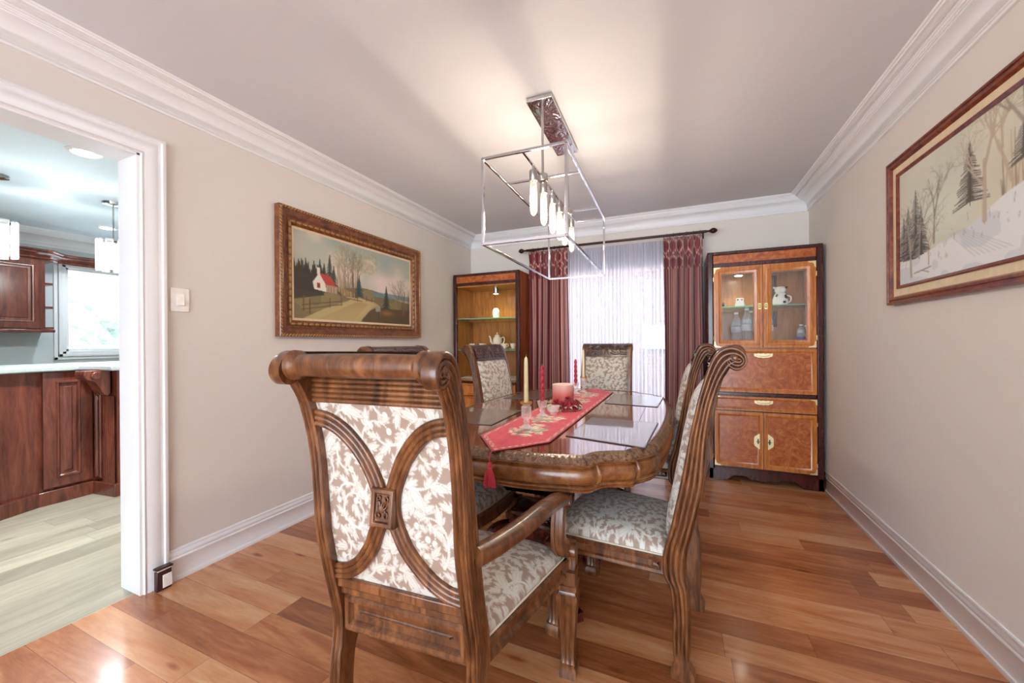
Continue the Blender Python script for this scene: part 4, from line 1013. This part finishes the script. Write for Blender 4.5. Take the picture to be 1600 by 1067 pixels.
# glass-door cabinet (right)
rc = thing('china_cabinet', 'tall glass-door cabinet with brass corner mounts and drop-front in the right back corner', 'cabinet', (.236, CY, 0))
W_ = .805
carcass(rc, 0, W_, (1.125, 1.79), M_cabdark, M_cabdark, M_cabin)
a0, a1 = .047, W_-.047; mid = (a0+a1)/2
MB().box((a0, .0, 1.835), (a1, .02, 1.903)).build('top_panel', M_burl, rc)
MB().box((a0, -.002, 1.803), (a1, .024, 1.836)).build('rail', M_cabdark, rc, bevel=.003)
MB().box((a0, .0, .722), (a1, .024, .748)).build('rail', M_cabdark, rc, bevel=.003)
MB().box((a0, .012, .12), (a1, .03, 1.10)).build('front_board', M_cabdark, rc)
for k, (x0, x1) in enumerate(((a0+.001, mid-.002), (mid+.002, a1-.001))):
    mb = MB(); rect_frame(mb, x0, x1, 1.122, 1.800, .055, .012, .018); rect_frame(mb, x0+.05, x1-.05, 1.172, 1.750, .012, .012, .010); d = mb.build('glass_door', M_cabgold, rc, smooth=25)
    MB().box((x0+.055, .004, 1.177), (x1-.055, .008, 1.745)).build('pane', M_glass, d)
    for (e, w2) in ((.058, .014),):
        mb = MB(); mb.rings([[(x0+e, .0035, 1.12+e), (x1-e, .0035, 1.12+e), (x1-e, .0035, 1.80-e), (x0+e, .0035, 1.80-e)], [(x0+e+w2, .001, 1.12+e+w2), (x1-e-w2, .001, 1.12+e+w2), (x1-e-w2, .001, 1.80-e-w2), (x0+e+w2, .001, 1.80-e-w2)]], cap=False); mb.build('pane_bevel', M_glass, d)
    xh = mid-.022 if k == 0 else mid+.022
    MB().box((xh-.010, -.011, 1.435), (xh+.010, -.0065, 1.485)).box((xh-.014, -.011, 1.447), (xh+.014, -.0065, 1.457)).box((xh-.014, -.011, 1.464), (xh+.014, -.0065, 1.474)).tube([(xh, -.011, 1.46), (xh, -.020, 1.46)], .004, 8).build('handle', M_gold, d)
    mb = MB(); xo = x0 if k == 0 else x1; sx = 1 if k == 0 else -1
    corner_plate(mb, xo, 1.80, sx, -1, -.0062); corner_plate(mb, xo, 1.122, sx, 1, -.0062); mb.build('corner_mount', M_goldpale, d)
    for z in (1.70, 1.20): MB().tube([(xo-sx*.002, -.006, z-.018), (xo-sx*.002, -.006, z+.018)], .004, 8).build('hinge', M_gold, d)
mb = MB().box((a0+.001, -.002, .752), (a1-.001, .012, 1.110)); rect_frame(mb, a0+.001, a1-.001, .752, 1.110, .035, .0, .012); dd = mb.build('drop_front', M_cabgold, rc)
MB().box((a0+.034, -.006, .785), (a1-.034, -.001, 1.077)).build('veneer', M_burl, dd); handle_plate(dd, mid, 1.060, -.013)
mb = MB().box((a0+.001, -.002, .600), (a1-.001, .012, .716)); rect_frame(mb, a0+.001, a1-.001, .600, .716, .026, .0, .012); dd = mb.build('drawer', M_cabgold, rc)
MB().box((a0+.027, -.004, .626), (a1-.027, -.001, .690)).build('veneer', M_burl, dd); handle_plate(dd, mid, .676, -.013)
mb = MB(); corner_plate(mb, a1-.001, .716, -1, -1, -.0152, .045, .011); corner_plate(mb, a0+.001, .716, 1, -1, -.0152, .045, .011); mb.build('corner_mount', M_goldpale, dd)
for k, (x0, x1) in enumerate(((a0+.001, mid-.002), (mid+.002, a1-.001))):
    mb = MB().box((x0, -.002, .128), (x1, .012, .590)); rect_frame(mb, x0, x1, .128, .590, .040, .0, .012); d = mb.build('lower_door', M_cabgold, rc)
    MB().box((x0+.040, -.005, .168), (x1-.040, -.001, .550)).build('veneer', M_burl, d)
    sx = -1 if k == 0 else 1; xh = mid+sx*.028; p = []
    for j in range(25):
        a = PI*j/24; r = .058*(1+.05*math.cos(6*a)); p.append((xh+sx*r*math.sin(a)*.72, .355+r*math.cos(a)*1.05))
    MB().rings([[(a, -.012, b) for a, b in p], [(a, -.0165, b) for a, b in p]]).build('lock_plate', M_goldpale, d)
    MB().box((xh+sx*.012-.004, -.021, .335), (xh+sx*.012+.004, -.0165, .375)).box((xh+sx*.012-.012, -.020, .350), (xh+sx*.012+.012, -.0165, .356)).build('latch', M_rod, d)
    mb = MB(); xo = x0 if k == 0 else x1; corner_plate(mb, xo, .128, -sx if False else (1 if k == 0 else -1), 1, -.0152, .05, .012); mb.build('corner_mount', M_goldpale, d)
    for z in (.52, .2): MB().tube([(xo, -.012, z-.015), (xo, -.012, z+.015)], .0035, 8).build('hinge', M_gold, d)
MB().box((a0, -.006, .095), (a1, .02, .112)).box((a0, -.003, .112), (a1, .02, .126)).build('base_moulding', M_cabdark, rc, bevel=.003)
ap = [(.0, .096), (W_, .096), (W_, .0), (W_-.13, .0), (W_-.19, .052), (W_-.28, .052), (W_-.305, .028), (mid+.03, .028), (mid, .022), (mid-.03, .028), (.305, .028), (.28, .052), (.19, .052), (.13, .0), (0, .0)]
MB().prism(ap, -.004, .016, lambda x, y, z: (x, z, y)).build('bracket_base', M_cabdark, rc, bevel=.002)
MB().box((.022, .03, 1.462), (W_-.022, .40, 1.472)).build('glass_shelf', M_glassedge, rc)
MB().box((.022, .38, 1.440), (W_-.022, .405, 1.461)).build('shelf_rail', M_cabin, rc)
MB().box((.50, .402, 1.30), (.58, .418, 1.76)).build('back_slot', M_cabdark, rc)
pk = MB().lathe([(0, 1.79), (.03, 1.79), (.03, 1.765), (.045, 1.76), (.045, 1.752), (0, 1.756)], (.26, .22, 0), 24).build('cabinet_light', M_nickel, rc)
MB().lathe([(0, 1.749), (.027, 1.749), (.027, 1.754), (0, 1.754)], (.26, .22, 0), 20).build('lamp_lens', M_puck, pk)

# things inside the cabinets
egg = tag(MB().lathe([(0, 0), (.028, .001), (.038, .02), (.043, .05), (.041, .075), (.033, .100), (.018, .116), (0, .121)], (0, 0, 0), 28).build('ornamental_egg', M_porcw), 'white egg-shaped ornament on the upper glass shelf of the open cabinet', 'ornament'); egg.location = (-1.888, 3.93, 1.4472)
tp = thing('coffee_pot', 'cream porcelain coffee pot on the lower glass shelf of the open cabinet', 'coffee pot', (-1.885, 3.95, 1.1002))
MB().lathe([(0, 0), (.030, 0), (.026, .010), (.036, .030), (.052, .070), (.055, .098), (.048, .125), (.032, .145), (.030, .148), (0, .149)], (0, 0, 0), 28).build('body', M_porc, tp)
MB().lathe([(.032, .149), (.030, .158), (.016, .167), (.005, .170), (.005, .176), (.009, .183), (.005, .191), (0, .192)], (0, 0, 0), 24).build('lid', M_porc, tp)
MB().tube(catmull([(.050, 0, .060), (.078, 0, .085), (.082, 0, .115), (.092, 0, .142), (.104, 0, .150)], 5), [.012-.006*k/20 for k in range(21)], 10).build('spout', M_porc, tp, xf=Matrix.Rotation(PI, 4, 'Z'))
MB().tube(catmull([(.046, 0, .120), (.070, 0, .138), (.090, 0, .120), (.086, 0, .085), (.066, 0, .062), (.048, 0, .058)], 5), .0055, 8).build('handle', M_porc, tp)
def cup(x, y, z, rz, label, r=.033, sau=True):
    t = thing('teacup', label, 'cup', (x, y, z), rz, 'cream teacups on the lower glass shelf')
    if sau: MB().lathe([(0, 0), (r*1.3, .003), (r*1.7, .010), (r*1.65, .012), (r*1.2, .006), (0, .005)], (0, 0, 0), 28).build('saucer', M_porc, t)
    MB().lathe([(0, .006), (r*.55, .007), (r*.5, .013), (r*.8, .028), (r, .056), (r*1.06, .066), (r*.98, .065), (r*.75, .030), (0, .016)], (0, 0, 0), 28).build('body', M_porc, t)
    MB().tube(catmull([(r*.95, 0, .056), (r*1.45, 0, .058), (r*1.5, 0, .038), (r*.85, 0, .028)], 5), .0035, 8).build('handle', M_porc, t)
cup(-2.185, 3.90, 1.1002, 120, 'cream teacup at the left end of the lower glass shelf')
cup(-2.075, 3.94, 1.1002, 0, 'cream teacup standing just left of the coffee pot')
cup(-1.760, 3.86, 1.1002, 0, 'cream teacup standing right in front of the coffee pot', .034)
cup(-1.645, 3.85, 1.1002, 10, 'cream teacup behind, second from the right end of the shelf')
cup(-1.563, 3.85, 1.1002, 200, 'cream teacup at the right end of the lower glass shelf', .028, False)
lcx = grid(60, 30, lambda u, v: (-2.262+.705*u, 3.712+.38*v, .780+.010*np.abs(np.sin(u*9+v*4))*(.3+v)-.0*u), None, 'lace_doily', M_lace, thick=.002); tag(lcx, 'white lace cloth lying on the bottom shelf of the open cabinet', 'cloth')

cow = thing('cow_pitcher', 'white and black spotted cow-shaped ceramic pitcher behind the right glass door', 'figurine', (.792, 3.86, 1.4722), 10)
MB().lathe([(0, 0), (.050, .002), (.056, .02), (.055, .05), (.045, .085), (.034, .105), (0, .108)], (0, 0, 0), 28).build('body', M_porcw, cow)
MB().lathe([(0, .100), (.030, .104), (.040, .120), (.040, .138), (.030, .155), (0, .160)], (0, 0, 0), 24).lathe([(0, -.052), (.018, -.050), (.023, -.040), (.022, -.02)], (0, 0, .124), 16, 'y').build('head', M_porcw, cow)
for s in (-1, 1):
    MB().lathe([(0, 0), (.010, .008), (.007, .022), (0, .028)], (0, 0, 0), 10).build('ear', M_black if s > 0 else M_porcw, cow, xf=Matrix.Translation((s*.032, -.005, .143)) @ Matrix.Rotation(s*1.1, 4, 'Y'))
    MB().lathe([(0, -.004), (.005, 0), (0, .004)], (s*.014, -.038, .138), 10, 'y').build('eye', M_black, cow)
MB().tube(catmull([(.050, 0, .020), (.075, 0, .035), (.078, 0, .070), (.050, 0, .085)], 5), .006, 8).build('handle', M_porcw, cow)
def spot(a, z, r, rad):
    m = MB(); c = []; n = 14
    pts = [((rad(z+r*math.sin(k*2*PI/n)*(1+.2*math.sin(3*k)))+.0015), a+r/.05*math.cos(k*2*PI/n), z+r*math.sin(k*2*PI/n)*(1+.2*math.sin(3*k))) for k in range(n)]
    P = [(q*math.cos(b), q*math.sin(b), h) for q, b, h in pts]; cc = (rad(z)+.003); m.add(P+[(cc*math.cos(a), cc*math.sin(a), z)], [(k, (k+1) % n, n) for k in range(n)]); return m
br = lambda z: float(np.interp(z, [0, .02, .05, .085, .105], [.05, .056, .055, .045, .034]))
for a, z, r in ((-1.0, .07, .018), (-1.4, .025, .011), (-.35, .045, .014), (-2.5, .082, .012)): spot(a, z, r, br).build('spot', M_black, cow)
MB().box((-.05, -.075, 0), (.02, -.03, .008)).build('foot', M_porcw, cow, bevel=.003)
bx = thing('ceramic_creamer', 'small white cow-faced ceramic pot behind the left glass door', 'figurine', (.498, 3.86, 1.4722), -8)
MB().rings([[(-.040, -.028, 0), (.040, -.028, 0), (.040, .028, 0), (-.040, .028, 0)], [(-.030, -.020, .055), (.030, -.020, .055), (.030, .020, .055), (-.030, .020, .055)], [(-.032, -.022, .075), (.032, -.022, .075), (.032, .022, .075), (-.032, .022, .075)]]).build('body', M_porcw, bx, bevel=.006)
for s in (-1, 1): MB().lathe([(0, -.002), (.007, 0), (0, .002)], (s*.015, -.0235, .062), 10, 'y').build('eye_spot', M_black if s < 0 else M_rose, bx)
sm = tag(MB().lathe([(0, 0), (.018, .0), (.010, .02), (.014, .035), (0, .045)], (0, 0, 0), 14).build('duck_figurine', M_black), 'tiny black figurine at the left end of the glass shelf behind the left door', 'figurine'); sm.location = (.365, 3.84, 1.4722)
def bottle(x, y, h, r, label, lab=M_label, blue=False):
    t = thing('water_bottle', label, 'bottle', (x, y, 1.1252), 0, 'water bottles inside the glass-door cabinet')
    n = h
    pr = [(0, 0), (r*.9, 0), (r, .01)]
    for k in range(9): pr += [(r*(1 if k % 2 else .94), .02+k*.045*h/.30*.55)]
    pr += [(r, h*.62), (r*.95, h*.68), (r*.7, h*.80), (r*.38, h*.90), (r*.36, h*.955), (0, h*.956)]
    MB().lathe(pr, (0, 0, 0), 20).build('body', M_bottle, t)
    MB().lathe([(0, h*.945), (r*.42, h*.945), (r*.42, h), (0, h)], (0, 0, 0), 16).build('cap', M_porcw, t)
    z0, z1 = (h*.42, h*.58) if not blue else (h*.10, h*.45)
    MB().lathe([(r*1.01, z0), (r*1.02, z0+.001), (r*1.02, z1-.001), (r*1.01, z1)], (0, 0, 0), 24).build('label_band', M_blue if blue else lab, t)
bottle(.478, 3.93, .305, .042, 'large clear water bottle, leftmost behind the left glass door')
bottle(.552, 3.88, .335, .043, 'tallest clear water bottle behind the left glass door, beside the door stile')
bottle(.600, 4.00, .32, .042, 'clear water bottle at the back, behind the meeting stiles of the glass doors')
bottle(.700, 3.88, .325, .043, 'large clear water bottle behind the right glass door, beside the door stile')
bottle(.935, 3.86, .185, .030, 'small water bottle with a blue label behind the right glass door', blue=True)
bottle(.985, 3.93, .18, .028, 'small blue-labelled water bottle nearest the right side of the cabinet', blue=True)

# ---------------------------------------------------------------- chandelier
ch = thing('linear_chandelier', 'chrome open-box chandelier with six tubular filament bulbs over the table', 'chandelier', (-.655, 2.175, 0), 1.54)
MB().box((-.068, -.31, ZC-.024), (.068, .31, ZC-.0005)).build('ceiling_canopy', M_canopy, ch, bevel=.002)
w_, l_, z1, z2, b = .2005, .553, 1.643, 2.0445, .0062
for z in (z1, z2):
    for s in (-1, 1):
        MB().box((s*w_-b, -l_-b, z-b), (s*w_+b, l_+b, z+b)).build('cage_bar', M_chrome, ch, bevel=.001)
        MB().box((-w_, s*l_-b, z-b), (w_, s*l_+b, z+b)).build('cage_bar', M_chrome, ch, bevel=.001)
for sx in (-1, 1):
    for sy in (-1, 1): MB().box((sx*w_-b, sy*l_-b, z1), (sx*w_+b, sy*l_+b, z2)).build('cage_post', M_chrome, ch, bevel=.001)
MB().box((-.005, -l_, z2-.005), (.005, l_, z2+.005)).build('centre_bar', M_chrome, ch)
for y in (-.245, .325):
    MB().box((-w_, y-.005, z2-.005), (w_, y+.005, z2+.005)).build('cross_bar', M_chrome, ch)
    MB().lathe([(0, z2+.018), (.026, z2+.018), (.028, z2+.014), (.028, z2-.016), (.024, z2-.02), (0, z2-.02)], (0, y, 0), 24).build('hub', M_nickel, ch)
    MB().tube([(0, y, z2), (0, y, ZC-.02)], .007, 10).build('rod', M_nickel, ch)
BY = [1.773, 1.942, 2.112, 2.27, 2.40, 2.592]
for y in BY:
    y -= 2.175
    MB().lathe([(.006, z2), (.007, z2-.022), (.019, z2-.026), (.020, z2-.030), (.020, z2-.075), (.018, z2-.078), (0, z2-.078)], (0, y, 0), 20).build('socket', M_nickel, ch)
    bl = MB().lathe([(.012, z2-.078), (.0165, z2-.095), (.0175, z2-.13), (.0175, z2-.215), (.014, z2-.236), (.006, z2-.246), (0, z2-.248)], (0, y, 0), 20).build('bulb', M_bulb, ch)
    MB().tube([(.0085*math.cos(a), y+.0085*math.sin(a), z2-.100-.125*a/(2*PI*7)) for a in np.linspace(0, 2*PI*7, 85)], .0019, 6).build('filament', M_fil, bl)

# ---------------------------------------------------------------- on the table
TZ = .7727
def placemat(pts, label):
    c = (sum(p[0] for p in pts)/4, sum(p[1] for p in pts)/4); q = [(p[0]-c[0], p[1]-c[1]) for p in pts]
    t = thing('placemat', label, 'placemat', (c[0], c[1], TZ+.0005), 0, 'brown placemats on the table')
    MB().prism(q, 0, .0022).build('mat', M_mat2, t)
    m = MB(); s = .97; m.prism([(x*s, y*s) for x, y in q], .0022, .0030); m.build('top_face', M_mat, t)
placemat([(-.446, 1.612), (-.115, 1.535), (-.090, 2.035), (-.424, 2.058)], 'brown placemat nearest the camera on the right side of the table')
placemat([(-.445, 2.558), (-.115, 2.525), (-.095, 2.99), (-.450, 3.05)], 'brown placemat at the far right of the table')
placemat([(-1.17, 1.655), (-.840, 1.689), (-.846, 2.12), (-1.195, 2.09)], 'brown placemat beside the ivory candle on the near left of the table')
placemat([(-1.165, 2.535), (-.862, 2.60), (-.852, 3.05), (-1.12, 3.02)], 'brown placemat at the far left of the table, behind the pillar candle')
# runner
RZ = TZ+.004; rx = -.632; hw = .158
RC = Canvas(130, 620)
def runner_img():
    c = RC; L = 2.05; X = (c.x-.5)*2*hw; Y = c.y*L; r = np.random.RandomState(9)   # metres; Y from near tip
    n = c.noise(30, 120, 4); c.a = np.stack([.80+.08*n, .22+.05*n, .30+.05*n], -1)
    edge = np.minimum(hw-np.abs(X), np.minimum(Y, L-Y)*.62+0.0-0*X); tip = np.minimum(Y/.20*hw-np.abs(X), (L-Y)/.20*hw-np.abs(X))*.75; edge = np.minimum(hw-np.abs(X), tip)
    c.mix(edge < .006, '#8c1f33'); band = (edge > .010) & (edge < .024); s = np.sin(Y*150+X*150)*np.cos(Y*90-X*120)
    c.mix(band & (s > .15), '#e3b9a5'); c.mix(band & (s < -.55), '#7c9078', .8); c.mix((edge > .024) & (edge < .0265), '#d8a08f', .8)
    for yc in (.38, .66, .98, 1.30, 1.62):
        for k in range(120):
            a = r.rand()*2*PI; q = r.rand()**.6; px = .085*q*math.cos(a); py = yc+.13*q*math.sin(a); rad = .009+.022*r.rand()*(1-q*.5)
            col = ['#efe3c8', '#e6d5b0', '#f3ead8', '#a9ac88', '#8a9a86', '#c4b48c', '#d98f8c'][r.randint(7)]
            an = r.rand()*PI; dx, dy = X-px, Y-py; u = dx*math.cos(an)+dy*math.sin(an); v = -dx*math.sin(an)+dy*math.cos(an)
            c.mix((u/rad)**2+(v/(rad*.5))**2 < 1, col, .9)
    return c.a
RS = sampler(runner_img())
rn = thing('table_runner', 'red embroidered table runner with pointed ends and pink tassels', 'table runner', (rx, 1.272, RZ))
def rf(u, v):
    L = 2.05; Y = L*v; w2 = np.minimum(hw, np.minimum(Y, L-Y)/.205*hw+.001); return (u*2-1)*w2, Y, .0016*np.sin(u*9+v*31)*np.sin(v*50)*.5+0*u
def rcol(u, v):
    L = 2.05; Y = L*v; w2 = np.minimum(hw, np.minimum(Y, L-Y)/.205*hw+.001); X = (u*2-1)*w2; return RS(X/hw*.5+.5, v)
grid(90, 420, rf, rcol, 'cloth', M_cloth, rn, thick=.003)
def tassel(y, dz, s):
    mb = MB().tube(catmull([(0, y+s*.004, 0), (0, y-s*.012, -.004), (0, y-s*.020, -.018), (0, y-s*.021, -.034)], 4), .0022, 6)
    mb.lathe([(0, -.030), (.006, -.034), (.008, -.042), (.005, -.050), (.009, -.054), (.0, -.058)], (0, y-s*.021, 0), 12); hd = mb.build('tassel', M_tassel, rn)
    mb = MB()
    for k in range(64):
        a = k*2.39996; q = math.sqrt((k+.5)/64); dx, dy = q*math.cos(a), q*math.sin(a)
        mb.tube([(dx*.006, y-s*.021+dy*.006, -.052), (dx*.018, y-s*.021+dy*.011, -.080), (dx*.026, y-s*.021+dy*.013, -.118-.008*random.random())], .0012, 5)
    mb.build('fringe', M_tassel, hd)
tassel(0, 0, 1)
# centrepiece
def taper(x, y, z0, h, r, mat, label, twist=False, nm='taper_candle', z=RZ+.0025):
    t = thing(nm, label, 'candle', (x, y, z+z0))
    n = 40; rs = []
    for k in range(n+1):
        f = k/n; rr = r*(1-.22*f) if f < .90 else r*.78*math.sqrt(max(0, 1-((f-.90)/.10)**2))*.9+.0008; ring = []
        for j in range(20):
            a = 2*PI*j/20; q = rr*(1+(.22*math.cos(2*(a-f*18)) if twist and f < .95 else 0)); ring.append((q*math.cos(a), q*math.sin(a), h*f))
        rs.append(ring)
    MB().rings(rs).build('wax', mat, t, smooth=50)
    MB().tube([(0, 0, h-.002), (.001, 0, h+.008)], .0009, 5).build('wick', M_ivory, t)
def holder(x, y, h, label, amber=False, z=RZ+.0025):
    t = thing('candle_holder', label, 'candle holder', (x, y, z), 0, 'glass candle holders on the runner')
    pr = [(0, 0), (.030, 0), (.031, .004), (.018, .012), (.010, .022), (.016, .030), (.012, .040), (.020, .050)]
    if h > .1: pr += [(.024, .055), (.024, h-.018), (.016, h-.012), (.026, h-.004), (.028, h), (.013, h), (.0125, h-.022), (0, h-.022)]
    else: pr += [(.026, h-.012), (.028, h), (.013, h), (.0125, h-.02), (0, h-.02)]
    MB().lathe(pr, (0, 0, 0), 12).build('stem', M_crystal, t, smooth=20)
    if amber: MB().lathe([(.012, h-.001), (.027, h-.002), (.0285, h+.002), (.026, h+.005), (.013, h+.004), (.012, h-.001)], (0, 0, 0), 24).build('drip_ring', M_bwax, t)
holder(-.650, 1.672, .118, 'tall faceted glass candle holder with amber rim holding the nearest ivory candle', True)
taper(-.650, 1.672, .098, .235, .0115, M_ivory, 'tall ivory taper candle, the one nearest the camera')
holder(-.676, 1.978, .082, 'short crystal candle holder with the nearer twisted red candle')
taper(-.676, 1.978, .0625, .212, .0125, M_redwax, 'twisted red taper candle beside the pink pillar candle', True)
holder(-.728, 2.930, .082, 'short crystal candle holder with the far twisted red candle')
taper(-.728, 2.930, .0625, .205, .012, M_redwax, 'twisted red taper candle at the far end of the runner', True)
holder(-.690, 3.030, .118, 'tall faceted glass candle holder with amber rim at the far end of the runner', True)
taper(-.690, 3.030, .098, .24, .0115, M_ivory, 'tall ivory taper candle at the far end, in front of the head chair')
cb = tag(MB().lathe([(0, .0), (.020, 0), (.018, .006), (.028, .014), (.036, .034), (.038, .046), (.034, .046), (.030, .032), (.018, .014), (0, .012)], (0, 0, 0), 14).build('crystal_votive', M_crystal, smooth=20), 'small round cut-crystal votive bowl in front of the pillar candle', 'bowl'); cb.location = (-.640, 2.055, RZ+.0025)
px, py = -.632, 2.235
pc = thing('pillar_candle', 'thick pink pillar candle with a floral wreath around its foot', 'candle', (px, py, RZ+.0085))
def pcol(u, v):
    a = np.array([.93, .78, .72]); b = np.array([.86, .42, .40]); c = np.array([.72, .27, .30]); v3 = v[..., None]
    return np.where(v3 < .45, a+(b-a)*(v3/.45)**1.5, b+(c-b)*((v3-.45)/.55))
grid(48, 30, lambda u, v: (.063*np.cos(u*2*PI), .063*np.sin(u*2*PI), .140*(1-v)), pcol, 'wax', M_wax, pc)
MB().lathe([(.063, .140), (.060, .143), (.052, .139), (.02, .136), (0, .136)], (0, 0, 0), 32).build('wax_top', flat('pink_wax_top', '#edcfc2', .4), pc)
MB().tube([(0, 0, .135), (.001, 0, .147)], .001, 5).build('wick', M_ivory, pc)
pl = tag(MB().lathe([(0, 0), (.090, 0), (.112, .004), (.115, .007), (.10, .006), (0, .004)], (0, 0, 0), 40).build('candle_plate', M_porc), 'cream plate under the wreath of the pink pillar candle', 'plate'); pl.location = (px, py, RZ+.0022)
wr = thing('flower_wreath', 'wreath of dusky red roses and pale leaves around the pink pillar candle', 'wreath', (px, py, RZ+.009))
def rose(x, y, z, r, mat, seed, tilt=.6):
    rr_ = random.Random(seed); m = MB(); d = Vector((x, y, .6*math.hypot(x, y))).normalized(); q = d.to_track_quat('Z', 'Y').to_matrix().to_4x4()
    for lay, (n, rad, op) in enumerate(((3, .35, .15), (4, .62, .5), (5, .85, .85), (6, 1.05, 1.15))):
        for k in range(n):
            a0 = 2*PI*(k+.4*lay)/n; pts = []
            for i in range(5):
                for j in range(5):
                    s_ = (i/4-.5)*2.3/n*2; tt = j/4; rad2 = r*rad*(.25+.75*math.sin(tt*PI/2)**.8)+r*.18*op*tt*tt; zz = r*(.95-.22*lay)*tt*(1-.15*op*tt)+r*.05*rr_.random()
                    pts.append((rad2*math.cos(a0+s_*(.7+.3*tt)), rad2*math.sin(a0+s_*(.7+.3*tt)), zz-(.10*r*abs(s_)*2 if tt == 1 else 0)))
            m.add(pts, [(i*5+j, (i+1)*5+j, (i+1)*5+j+1, i*5+j+1) for i in range(4) for j in range(4)])
    return m.build('rose', mat, wr, xf=Matrix.Translation((x, y, z)) @ q, recalc=False)
for k, (a, rd, z, r, mt) in enumerate(((-70, .088, .022, .030, M_rose), (-35, .092, .018, .026, M_rose), (-10, .086, .030, .024, M_rose), (-105, .080, .036, .022, M_rose), (-140, .094, .012, .024, M_leafp), (-165, .092, .014, .026, M_porc), (-50, .070, .056, .018, M_rose), (20, .09, .014, .024, M_rose), (70, .09, .014, .024, M_rose), (120, .09, .014, .024, M_leafp), (160, .09, .014, .024, M_porc), (-88, .098, .006, .018, M_leafp))):
    a = math.radians(a); rose(rd*math.cos(a), rd*math.sin(a), z, r, mt, k)
rl = random.Random(4)
for k in range(26):
    a = 2*PI*k/26+.1*rl.random(); L = .034+.014*rl.random(); m = MB(); pts = []
    for i in range(7):
        f = i/6; wv = .010*math.sin(PI*f)**.8
        for sg in (-1, 0, 1): pts.append((L*f, sg*wv, .010*math.sin(PI*f)-.006*f+(.003*abs(sg))))
    m.add(pts, [(i*3+j, (i+1)*3+j, (i+1)*3+j+1, i*3+j+1) for i in range(6) for j in range(2)])
    m.build('leaf', M_leafg if k % 4 == 0 else M_leafp, wr, xf=Matrix.Translation((.080*math.cos(a), .080*math.sin(a), .010+.012*rl.random())) @ Matrix.Rotation(a+.5*(rl.random()-.5), 4, 'Z') @ Matrix.Rotation(-.25*rl.random(), 4, 'Y'), recalc=False)

# ---------------------------------------------------------------- light
def lamp(kind, name, loc, power, col=(1, 1, 1), size=.1, rot=(0, 0, 0), **k):
    d = bpy.data.lights.new(name, kind); d.energy = power; d.color = col
    if kind == 'AREA': d.size = size; d.shape = 'RECTANGLE' if 'size_y' in k else 'SQUARE'
    elif kind in ('POINT', 'SPOT'): d.shadow_soft_size = size
    for a, v in k.items(): setattr(d, a, v)
    o = bpy.data.objects.new(name, d); C.objects.link(o); o.location = loc; o.rotation_euler = rot; return o
for i, y in enumerate(BY): lamp('POINT', 'bulb_light', (-.655, y, z2-.165), 1.45, (1, .86, .70), .035)
lamp('SPOT', 'cabinet_spot', (-2.308+.436, CY+.20, 1.719), 3.0, (1, .82, .58), .02, spot_size=2.2, spot_blend=.8)
lamp('SPOT', 'cabinet_spot', (.236+.26, CY+.22, 1.745), 2.2, (1, .88, .68), .02, spot_size=2.2, spot_blend=.8)
for x, y, pw in ((-3.56, 1.21, 95), (-5.64, 2.09, 16)): lamp('SPOT', 'downlight_spot', (x, y, ZC-.02), pw, (.84, .93, 1), .08, spot_size=2.6, spot_blend=.7)
for y in (1.75, 1.10): lamp('POINT', 'pendant_light', (-4.62, y, 1.95), 22, (.9, .96, 1), .04)
# daylight: sun, plus sky fill through the end left open behind the camera
sun = lamp('SUN', 'sun', (0, -5, 8), 1.2, (1, .96, .9), rot=(math.radians(38), 0, math.radians(-12))); sun.data.angle = .02
wd = bpy.data.worlds.new('World'); bpy.context.scene.world = wd; wd.use_nodes = True
bg = wd.node_tree.nodes['Background']; bg.inputs[0].default_value = (.78, .89, 1, 1); bg.inputs[1].default_value = 3.0

# ---------------------------------------------------------------- camera
cam = bpy.data.cameras.new('camera'); co = bpy.data.objects.new('camera', cam); C.objects.link(co)
Rv = Vector((0.91836681, 0.39567331, -0.00671074)); Uv = Vector((0.00567824, 0.00378057, 0.99997673)); Fv = Vector((-0.39568947, 0.91838355, -0.00122522))
m = Matrix((Rv, Uv, -Fv)).transposed().to_4x4(); m.translation = Vector((0, 0, 1.1802)); co.matrix_world = m
cam.sensor_width = 36; cam.lens = 601.2931*36/1600; cam.shift_y = 1.71/1600; cam.clip_start = .02
sc = bpy.context.scene; sc.camera = co
vs = sc.view_settings; vs.view_transform = 'Standard'; vs.look = 'None'; vs.exposure = 1.86; vs.gamma = 1; vs.use_curve_mapping = False
cy = sc.cycles; cy.use_denoising = True; cy.max_bounces = 10; cy.diffuse_bounces = 5; cy.glossy_bounces = 4; cy.transparent_max_bounces = 16; cy.caustics_reflective = False; cy.caustics_refractive = False; cy.sample_clamp_indirect = 6
